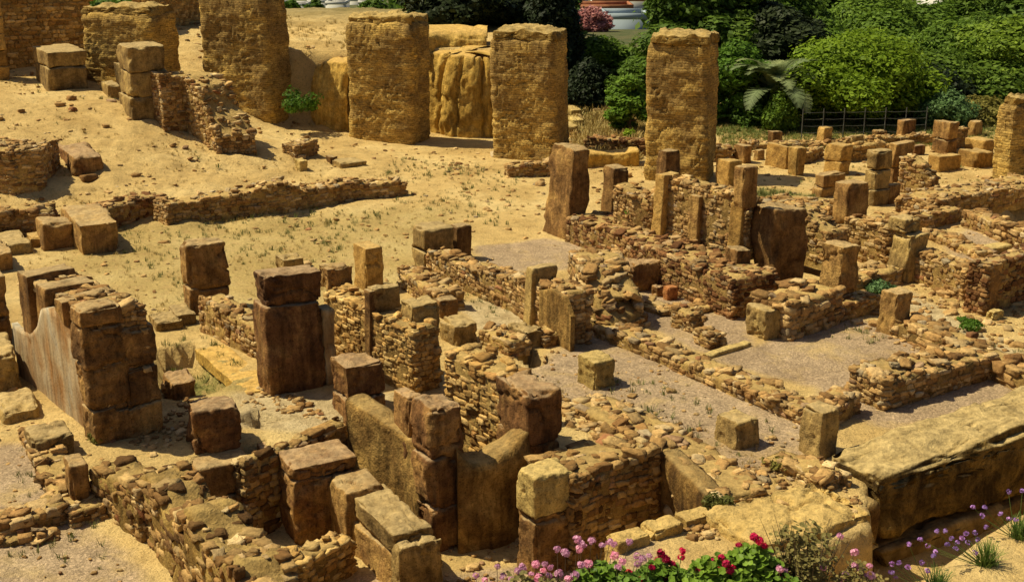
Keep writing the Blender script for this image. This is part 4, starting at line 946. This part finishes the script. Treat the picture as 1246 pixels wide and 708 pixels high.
# the palm
LG_PALM = leaf_mat('grey_green_palm_leaf', (.16,.20,.08), (.36,.42,.2), .35)
def palm(label, u, vtop, y):
    z1 = z_at(vtop, y); x = at_dist(u, y, z1); z0 = tz(x, y)-.1; root = tag(link('palm_tree', None, None, (x, y, z0)), label, 'palm tree')
    Hc = (z1-z0)*.34; V, Q = tube([(0,0,-.2),(.05,0,Hc*.5),(0,0,Hc)], [.34,.3,.26], 10); mb = MB(); mb.add(V, Q); link('trunk', mb.mesh('trunk', [BARK]), root)
    r = np.random.default_rng(5)
    for k in range(34):
        az = k*2.399; el = r.uniform(.3, 1.5); L = r.uniform(1.9, 2.8); pts = []; e = el; p = np.array([0, 0, Hc])
        for j in range(12):
            pts.append(p.copy()); p = p+np.array([math.cos(az)*math.cos(e), math.sin(az)*math.cos(e), math.sin(e)])*L/12; e -= .08+.018*j
        pts = np.array(pts); mb = MB(); V, Q = tube(pts, np.linspace(.03, .006, 12), 4); mb.add(V, Q, (.8,.8,.8))
        VV = []; 
        for j in range(1, 12):
            for m_ in range(5):
                f = m_/5; c = pts[j-1]*(1-f)+pts[j]*f; d = pts[j]-pts[j-1]; d /= np.linalg.norm(d); s = np.cross(d, [0,0,1]); s /= np.linalg.norm(s)+1e-6; upv = np.cross(s, d)
                ll = .5*math.sin(math.pi*min(.97, (j+f)/13+.08))+.1
                for sg in (-1, 1):
                    tip = c+(s*sg*.75+d*.55+upv*.18-np.array([0,0,.16]))*ll; w_ = d*.024
                    VV += [c-w_, c+w_, tip+w_*.3, tip-w_*.3]
        VV = np.array(VV); tt = np.repeat(r.random((len(VV)//4, 1))*.7+.15, 4, axis=0)*np.ones((1, 3)); mb.add(VV, np.arange(len(VV)).reshape(-1, 4), tt)
        link('frond', mb.mesh('frond', [LG_PALM], False), root)
palm('grey-green palm with arching fronds left of the yellow-green bush', 949, 26, 48.2)

# far wood on the slope below, one mass of crowns
r = np.random.default_rng(77); lob = []; rad = []
for k in range(420):
    y = r.uniform(95, 260); x = r.uniform(-.75, 1.05)*y; u_ = CX+FPX*x/(y*math.cos(PITCH)+9*math.sin(PITCH))
    if 670 < u_ < 800 or 320 < u_ < 480 or 1000 < u_ < 1045 or 1120 < u_ < 1190: continue
    R0 = r.uniform(1.6, 3.4); lob.append((x, y, tz(x, y)+R0*.9)); rad.append(R0)
V, Q, T = leaf_cloud(lob, rad, 60000, .38, 78); mb = MB(); mb.add(V, Q, T)
tag(link('far_woodland', mb.mesh('far_woodland', [LG_DEEP], False)), 'green woodland covering the slope towards the distant town', 'woodland', kind='stuff')
# ground weeds and dry grass, nobody could count them
def tufts(name, label, groups, mat, seed=3):
    r = np.random.default_rng(seed); VV = []; TT = []
    for pts, n, hmin, hmax, z in groups:
        X, Y, Z = scatter(pts, n, 0, 0, z)
        for x, y, zz in zip(X, Y, Z):
            h = r.uniform(hmin, hmax); nb = r.integers(7, 16); t_ = r.random()
            for _ in range(nb):
                a = r.uniform(0, 6.28); sp = r.uniform(.1, .9)*h; bx, by = x+r.normal()*h*.25, y+r.normal()*h*.25; w_ = h*.07
                tip = np.array([bx+math.cos(a)*sp, by+math.sin(a)*sp, zz+h*r.uniform(.5, 1)]); s = np.array([-math.sin(a), math.cos(a), 0])*w_
                b0 = np.array([bx, by, zz-.02]); VV += [b0-s, b0+s, tip+s*.4, tip-s*.4]; TT += [np.clip(t_+r.normal()*.1, 0, 1)]*4
    VV = np.array(VV); TT = np.array(TT)[:, None]*np.ones((1, 3)); mb = MB(); mb.add(VV, np.arange(len(VV)).reshape(-1, 4), TT)
    return tag(link(name, mb.mesh(name, [mat], False)), label, 'ground cover', kind='stuff')
WEED = leaf_mat('low_weed_leaves', (.13,.15,.035), (.22,.21,.07), .2)
STRAW = leaf_mat('dry_straw_grass', (.36,.25,.08), (.55,.40,.15), .2)
tufts('weeds', 'low green weeds dotted over the sandy court and along the walls', [
  ([(140,240),(480,255),(420,340),(300,320),(240,380),(150,330)], 420, .04, .13, 0), ([(480,190),(640,210),(620,280),(450,240)], 200, .05, .14, 0), ([(0,110),(260,160),(330,215),(80,240)], 60, .06, .16, .8),
  ([(200,440),(260,432),(300,472),(215,478)], 60, .05, .12, -.4), ([(700,440),(960,520),(900,560),(740,480)], 45, .05, .12, 0), ([(540,330),(620,380),(600,392),(520,336)], 60, .04, .09, 0),
  ([(900,225),(1000,240),(960,255),(900,247)], 220, .06, .14, 0), ([(1080,400),(1246,465),(1246,430),(1150,395)], 70, .05, .14, 0), ([(30,540),(120,640),(160,700),(0,700)], 50, .04, .1, -.1),
  ([(1020,385),(1080,405),(1075,425),(1000,410)], 25, .05, .12, 0), ([(690,250),(900,240),(1200,230),(1200,200),(800,200)], 60, .06, .14, 0)], WEED, 3)
tufts('dry_grass', 'dry straw-coloured grass on the open ground and below the trees', [
  ([(690,112),(785,112),(785,175),(700,180)], 900, .12, .38, .6), ([(870,140),(1246,140),(1246,164),(880,170)], 700, .05, .14, .4), ([(345,15),(520,40),(520,60),(345,60)], 300, .08, .18, 3.2),
  ([(600,130),(720,130),(720,200),(600,190)], 100, .08, .2, 0), ([(480,180),(1240,160),(1240,240),(640,260)], 350, .04, .1, 0), ([(0,200),(600,200),(560,300),(400,400),(200,400),(0,320)], 1700, .03, .09, 0), ([(-40,110),(260,100),(340,200),(0,240)], 800, .03, .09, 1.0), ([(640,450),(980,560),(900,640),(700,540)], 200, .03, .08, 0)], STRAW, 4)
tufts('grass_strip', 'green grass verge in front of the tree line at the right', [([(870,134),(1290,134),(1290,160),(1080,166),(880,164)], 3200, .06, .15, .5)], leaf_mat('verge_grass', (.12,.16,.03), (.3,.3,.08), .2), 6)

# wire fence before the trees
root = tag(link('wire_fence', None, None, P(985, 160, .05)), 'thin wire fence on slim posts before the big yellow-green bush', 'fence'); FM = plain('weathered_steel', (.10,.10,.09), .5)
p0, p1 = P(975, 170, 0), P(1125, 168, 0); mbw = MB()
for k in range(7):
    q = p0+(p1-p0)*k/6; q[2] = tz(q[0], q[1]); V, Q = tube([q-np.array(root.location)+[0,0,-.1], q-np.array(root.location)+[0,0,1.15]], [.02, .02], 6); m1 = MB(); m1.add(V, Q); link('post', m1.mesh('post', [FM]), root)
for hh in (.25, .5, .75, 1.0):
    pts = [(p0+(p1-p0)*k/12) for k in range(13)]; pts = [np.array([q[0], q[1], tz(q[0], q[1])+hh-.02*(k % 2)])-np.array(root.location) for k, q in enumerate(pts)]
    V, Q = tube(pts, [.007]*13, 4); mbw.add(V, Q)
link('wire', mbw.mesh('wire', [FM]), root)

# ------------------------------------------------------------------ the town in the distance
WHITE = plain('white_render', (.62,.60,.56), .8, .12, .3); BLUEG = plain('blue_grey_render', (.30,.36,.42), .8, .1, .3); TERRA = plain('terracotta', (.34,.14,.07), .8, .3, .8); PANE = plain('dark_window_glass', (.03,.04,.05), .2)
def boxm(x0, x1, y0, y1, z0, z1):
    V = [(x, y, z) for x in (x0, x1) for y in (y0, y1) for z in (z0, z1)]; Q = [(0,1,3,2),(4,6,7,5),(0,4,5,1),(2,3,7,6),(0,2,6,4),(1,5,7,3)]; return np.array(V, float), np.array(Q)
def house(label, u0, u1, vt, vb, y, mat=None, storeys=2, terr=False):
    zt = z_at(vt, y); x0, x1 = at_dist(u0, y, zt), at_dist(u1, y, zt); zg = min(z_at(vb, y), tz((x0+x1)/2, y))-1; w = x1-x0; D = max(8, w*.7)
    root = tag(link('town_house', None, None, (x0, y, zg)), label, 'house', 'houses of the distant town'); h = zt-zg
    mb = MB(); V, Q = boxm(0, w, 0, D, 0, h); mb.add(V, Q); link('wall', mb.mesh('wall', [mat or WHITE], False), root)
    mb = MB()
    for a in ((-.1, w+.1, -.1, .2), (-.1, w+.1, D-.2, D+.1), (-.1, .2, .2, D-.2), (w-.2, w+.1, .2, D-.2)): V, Q = boxm(*a, h+.003, h+.7); mb.add(V, Q)
    if terr: V, Q = boxm(.3, w-.3, .3, D-.3, h+.003, h+.15); mb.add(V, Q)
    link('roof', mb.mesh('roof', [TERRA if terr else (mat or WHITE)], False), root)
    nw = max(1, int(w/4)); 
    for s_ in range(storeys):
        for k in range(nw):
            cx = w*(k+.5)/nw; cz = h-1.9-s_*3.1
            if cz < 1: continue
            mb = MB(); V, Q = boxm(cx-.6, cx+.6, -.08, .1, cz-.7, cz+.7); mb.add(V, Q); link('window', mb.mesh('window', [PANE], False), root)
house('blue-grey shaded house with a white parapet in the gap between dark trees', 738, 790, 24, 60, 150, BLUEG, 1)
house('white house with terracotta terraces above the blue-grey one', 706, 770, 12, 34, 185, WHITE, 2, True)
house('tall narrow blue-white block left of the terracotta terraces', 698, 716, -14, 12, 200, BLUEG, 2)
house('terracotta-roofed house highest in the gap above the terraces', 722, 790, 2, 20, 230, WHITE, 1, True)
for k, (a, b, c, y) in enumerate([(352, 372, 8, 300), (374, 398, 4, 330), (396, 420, 6, 290), (418, 440, 2, 340), (436, 462, 5, 300), (330, 352, 4, 350)]):
    house(['low white house at the left of the distant row above the plateau', 'white house second from the left in the distant row', 'wide white house in the middle of the distant row', 'white house right of the middle of the distant row',
           'white house touching the second tall pillar top in the distant row', 'white house half hidden by the second tall pillar at the row start'][k], a, b, c, 30, y, WHITE, 1)
tree('mid green tree standing low in the gap below the blue-grey house', 690, 762, 43, 60, LG_MID, 7000, .13)
house('white house glimpsed through the trees above the palm', 1008, 1038, 2, 22, 160, WHITE, 1)
house('bright white house at the very top right above the trees', 1138, 1180, -8, 10, 180, WHITE, 1)
tree('dark trees before the distant row of white houses, left one', 372, 396, 0, 190, LG_DEEP, 1500, .5)
tree('dark trees before the distant row of white houses, right one', 440, 470, -4, 200, LG_DEEP, 1500, .5)
PINK = leaf_mat('pink_blossom', (.5,.16,.16), (.75,.34,.3), .3)
tree('pink flowering bougainvillea by the terracotta terraces', 700, 738, 8, 140, PINK, 2600, .28, name='flowering_bush', cat='flowering bush', group=None)

# ------------------------------------------------------------------ the flower bed in front
LF = leaf_mat('geranium_leaf', (.07,.14,.015), (.2,.33,.04), .3, .5)
LFD = leaf_mat('dry_olive_stems', (.16,.13,.04), (.34,.27,.09), .25, .6)
PET_P = leaf_mat('pink_petals', (.62,.22,.42), (.88,.52,.72), .3, .5)
PET_R = leaf_mat('crimson_petals', (.42,.005,.05), (.72,.02,.11), .25, .5)
PET_V = leaf_mat('violet_petals', (.30,.14,.5), (.58,.34,.78), .3, .5)
STEM = plain('green_stem', (.12,.17,.04), .7)
def disc_leaves(cens, size, r, nseg=6):
    VV = []; QQ = []; TT = []; n = 0
    for c in cens:
        nv = np.array([r.normal()*.5, -.3+r.normal()*.4, 1.0]); nv /= np.linalg.norm(nv); a = np.cross(nv, [1, 0, .2]); a /= np.linalg.norm(a); b = np.cross(nv, a); s = size*r.uniform(.6, 1.25); t = np.clip(r.normal(.5, .25), 0, 1)
        for k in range(0, nseg, 2):
            a0, a1, a2 = [2*math.pi*(k+j)/nseg for j in range(3)]
            f = lambda q: c+(a*math.cos(q)+b*math.sin(q))*s*(1+.12*math.sin(q*5))+nv*s*.22
            VV += [c, f(a0), f(a1), f(a2)]; QQ.append([n, n+1, n+2, n+3]); TT += [[t]*3]*4; n += 4
    return np.array(VV), np.array(QQ), np.array(TT)
def flower_head(col_mat, rad, n, seed, loose=1.0):
    r = np.random.default_rng(seed); cens = r.normal(size=(n, 3)); cens /= np.linalg.norm(cens, axis=1, keepdims=True); cens[:, 2] = cens[:, 2]*.75+.15; cens *= rad*r.uniform(.6, 1, (n, 1))*loose
    V = []; Q = []; T = []; k = 0
    for c in cens:
        nn_ = c/(np.linalg.norm(c)+1e-6); a = np.cross(nn_, r.normal(size=3)); a /= np.linalg.norm(a); b = np.cross(nn_, a); t = np.clip(r.normal(.5, .3), 0, 1)
        for j in range(5):
            q = 2*math.pi*j/5; d0 = a*math.cos(q)+b*math.sin(q); d1 = a*math.cos(q+.5)+b*math.sin(q+.5); d2 = a*math.cos(q-.5)+b*math.sin(q-.5); s = rad*.5
            V += [c, c+d2*s*.8+nn_*s*.15, c+d0*s+nn_*s*.25, c+d1*s*.8+nn_*s*.15]; Q.append([k, k+1, k+2, k+3]); T += [[t]*3]*4; k += 4
    return new_mesh('flower_head', V, Q, [col_mat], False, T)
HEAD = {'p': [flower_head(PET_P, .045, 22, i) for i in (1, 2, 3)], 'r': [flower_head(PET_R, .045, 34, i) for i in (4, 5, 6)], 'v': [flower_head(PET_V, .031, 16, i, 1.15) for i in (7, 8, 9)]}
def geranium(label, u, v, y, hw, h, heads, leafmat=LF, n=420, size=.045, name='geranium_plant', cat='geranium', sticks=0, lsp=1.0):
    n = int(n*2.6); hw = hw*1.3; sticks = sticks//2
    """heads: list of (u, v, colour) pixels of the flowers, standing at about the plant's own distance"""
    y = 12.45+(y-12.6)*.5; h = h*1.12+.12; z0 = .25; x = at_dist(u, y, z0+h*.8); org = np.array([x, y, tz(x, y)-.02]); r = np.random.default_rng(int(u)*7+3)
    root = tag(link(name, None, None, org), label, cat, 'flowering plants of the front bed')
    ph = r.uniform(0, 6.28, n); rr = np.sqrt(r.random(n)); zz = h*(1-.55*rr**2.2)*(.25+.72*r.random(n)**.45)
    cens = np.stack([np.cos(ph)*rr*hw, np.sin(ph)*rr*hw*.7, zz*lsp], 1)+r.normal(size=(n, 3))*.02
    if leafmat is LFD:
        ns_ = 46; aa = r.uniform(0, 6.28, ns_); qq = r.uniform(.2, 1.05, ns_)*hw; hh_ = h*r.uniform(.55, 1.12, ns_)*(1-.3*(qq/hw)**2); kk = r.integers(0, ns_, n); ff = r.uniform(.3, 1.0, n)
        cens = np.stack([np.cos(aa[kk])*qq[kk]*ff**1.3, np.sin(aa[kk])*qq[kk]*.7*ff**1.3, hh_[kk]*ff], 1)+r.normal(size=(n, 3))*.028
    V, Q, T = disc_leaves(cens, size, r); mb = MB(); mb.add(V, Q, T); link('foliage', mb.mesh('foliage', [leafmat], False), root)
    sb = MB()
    for k in range(40):
        c = cens[r.integers(n)]; Vt, Qt = tube([(c[0]*.2, c[1]*.2, 0), (c[0]*.7, c[1]*.7, c[2]*.6), c], [.009, .006, .003], 4); sb.add(Vt, Qt)
    for k in range(sticks):
        a = r.uniform(0, 6.28); q = r.uniform(.3, 1)*hw; hh = h*r.uniform(.8, 1.08); Vt, Qt = tube([(0,0,h*.2), (math.cos(a)*q*.6, math.sin(a)*q*.4, hh*.6), (math.cos(a)*q, math.sin(a)*q*.5, hh)], [.008, .005, .002], 4); sb.add(Vt, Qt)
    for i, (fu, fv, cc) in enumerate(heads):
        yy = y+r.uniform(-.25, .25)*hw; zf = z_at(fv, yy); xf = at_dist(fu, yy, zf); o = link('flower_head', random.choice(HEAD[cc]), root, (xf-org[0], yy-org[1], zf-org[2]))
        o.rotation_euler = (r.normal()*.3, r.normal()*.3, r.uniform(0, 6.28)); s_ = r.uniform(.75, 1.2); o.scale = (s_, s_, s_)
        Vt, Qt = tube([((xf-org[0])*.6, (yy-org[1])*.6, h*.35), ((xf-org[0])*.9, (yy-org[1])*.9, (zf-org[2])*.8), (xf-org[0], yy-org[1], zf-org[2])], [.006, .004, .003], 4); sb.add(Vt, Qt)
    link('stem', sb.mesh('stem', [STEM if leafmat is LF else BARK]), root); return root
geranium('pink-flowered geranium at the left end of the bed, low and sparse', 605, 720, 13.0, .36, .42, [(579,700,'p'),(590,706,'p'),(605,689,'p'),(612,701,'p'),(598,712,'p'),(622,704,'p'),(640,706,'p'),(585,716,'p'),(630,694,'p')], LFD, 260, .026, sticks=8)
geranium('pink geranium with many flower heads against the dark wall', 690, 690, 12.8, .42, .80, [(678,668,'p'),(688,672,'p'),(702,656,'p'),(708,662,'p'),(720,658,'p'),(742,659,'p'),(747,662,'p'),(733,663,'p'),(705,668,'p'),(668,700,'p'),(680,698,'p'),(663,686,'p'),(655,703,'p'),(692,704,'p'),(766,659,'p'),(715,688,'p')], LFD, 420, .03, sticks=10)
geranium('leafy green geranium carrying one crimson and several pink heads', 735, 715, 12.5, .38, .66, [(722,695,'r'),(744,701,'r'),(708,687,'p'),(716,686,'p'),(775,676,'p'),(782,680,'p'),(776,686,'p'),(700,700,'p'),(752,690,'p')], LF, 520, .042)
geranium('crimson geranium to the right of the leafy green one', 805, 705, 12.5, .36, .62, [(804,673,'r'),(801,682,'r'),(810,680,'r'),(830,670,'r'),(829,678,'r'),(803,697,'r'),(811,705,'r'),(793,690,'r'),(818,686,'r')], LF, 420, .042)
geranium('crimson geranium in the middle of the bed, densest red heads', 870, 705, 12.4, .40, .66, [(878,678,'r'),(884,686,'r'),(892,690,'r'),(876,691,'r'),(850,694,'r'),(846,701,'r'),(857,700,'r'),(888,694,'r'),(863,706,'r'),(868,682,'r'),(899,700,'r')], LF, 560, .042)
geranium('bright green geranium with a single high crimson flower', 915, 695, 12.5, .36, .80, [(918,654,'r'),(924,658,'r'),(930,664,'r'),(933,684,'r'),(944,690,'r'),(921,687,'r'),(946,700,'r'),(908,706,'r'),(899,663,'r')], LF, 620, .042)
geranium('pink and green geranium between the sparse left plant and the wall base', 650, 705, 12.7, .36, .52, [(636,690,'p'),(646,698,'p'),(652,686,'p'),(661,694,'p'),(670,690,'p'),(642,706,'p'),(658,705,'p')], LFD, 320, .03, sticks=8)
geranium('low green geranium in front, with two crimson heads under the pink ones', 772, 712, 12.2, .36, .55, [(765,697,'r'),(780,704,'r'),(757,683,'p'),(790,676,'p'),(748,676,'p')], LF, 420, .04)
geranium('green geranium under the high crimson flower, low and leafy', 945, 712, 12.2, .36, .55, [(936,702,'r'),(958,704,'r'),(949,692,'p')], LF, 420, .04)
geranium('tall scraggy olive shrub with a few pale pink blossoms', 985, 690, 12.7, .48, 1.0, [(955,694,'p'),(1002,690,'p'),(1040,672,'p'),(1022,652,'p'),(1048,693,'p'),(972,700,'p'),(1030,699,'p'),(1060,700,'p')], LFD, 620, .028, name='flowering_shrub', cat='flowering shrub', sticks=30)
geranium('small green shrub with pale pink blossoms at the right end of the red flowers', 1035, 715, 12.8, .36, .50, [(1040,688,'p'),(1051,700,'p'),(1028,706,'p'),(1058,688,'p')], LFD, 380, .028, name='flowering_shrub', cat='flowering shrub', sticks=14)
BLADE = leaf_mat('strap_leaf', (.06,.12,.02), (.2,.28,.06), .25, .5)
def clump(label, u, v, hw, h, heads, n=170, group='violet flower clumps'):
    X = G(u, v); r = np.random.default_rng(int(u)); root = tag(link('violet_flower_clump', None, None, X), label, 'flower clump', group); V = []; T = []
    for k in range(n):
        a = r.uniform(0, 6.28); L = h*r.uniform(.6, 1.15); q = hw*r.uniform(.15, 1.0); pb = np.array([r.normal()*.05, r.normal()*.05, -.02]); t = r.random()
        pts = [pb+np.array([math.cos(a)*q*f**1.4, math.sin(a)*q*f**1.4, L*(f-.45*f*f*(q/hw))]) for f in (0, .35, .7, 1)]; s = np.array([-math.sin(a), math.cos(a), 0])*.0065
        for j in range(3):
            k0, k1 = 1-.25*j, 1-.25*(j+1); V += [pts[j]-s*k0, pts[j]+s*k0, pts[j+1]+s*k1, pts[j+1]-s*k1]; T += [[t]*3]*4
    mb = MB(); mb.add(V, np.arange(len(V)).reshape(-1, 4), T); link('leaves', mb.mesh('leaves', [BLADE], False), root); sb = MB()
    for fu, fv in heads:
        y = X[1]+r.uniform(-.12, .12); z = z_at(fv, y); x = at_dist(fu, y, z); d = (x-X[0], y-X[1], z-X[2]); o = link('flower_head', random.choice(HEAD['v']), root, d); o.rotation_euler = (r.normal()*.3, r.normal()*.3, r.uniform(0, 6)); 
        V, Q = tube([(d[0]*.1, d[1]*.1, 0), (d[0]*.7, d[1]*.7, d[2]*.6), d], [.005, .004, .003], 4); sb.add(V, Q)
    link('stem', sb.mesh('stem', [STEM]), root)
clump('violet-flowered clump lowest of the row, cut by the bottom edge', 1140, 722, .26, .42, [(1106,662),(1121,684),(1128,694),(1136,676),(1086,686),(1093,684),(1105,690),(1085,696)])
clump('violet-flowered clump in the middle of the sandy bed, largest', 1200, 688, .27, .42, [(1140,646),(1150,646),(1158,655),(1153,662),(1163,667),(1171,655),(1176,649),(1186,648),(1120,656),(1129,664),(1138,671),(1165,660),(1178,660),(1190,657),(1187,672)])
clump('violet-flowered clump cut by the right edge of the picture', 1240, 655, .27, .42, [(1198,617),(1195,627),(1200,641),(1217,625),(1228,631),(1236,632),(1184,617),(1227,598),(1244,597)])
clump('small grassy clump at the bottom, left of the lowest violet one', 1085, 735, .18, .26, [(1083,696),(1090,702)], 90)
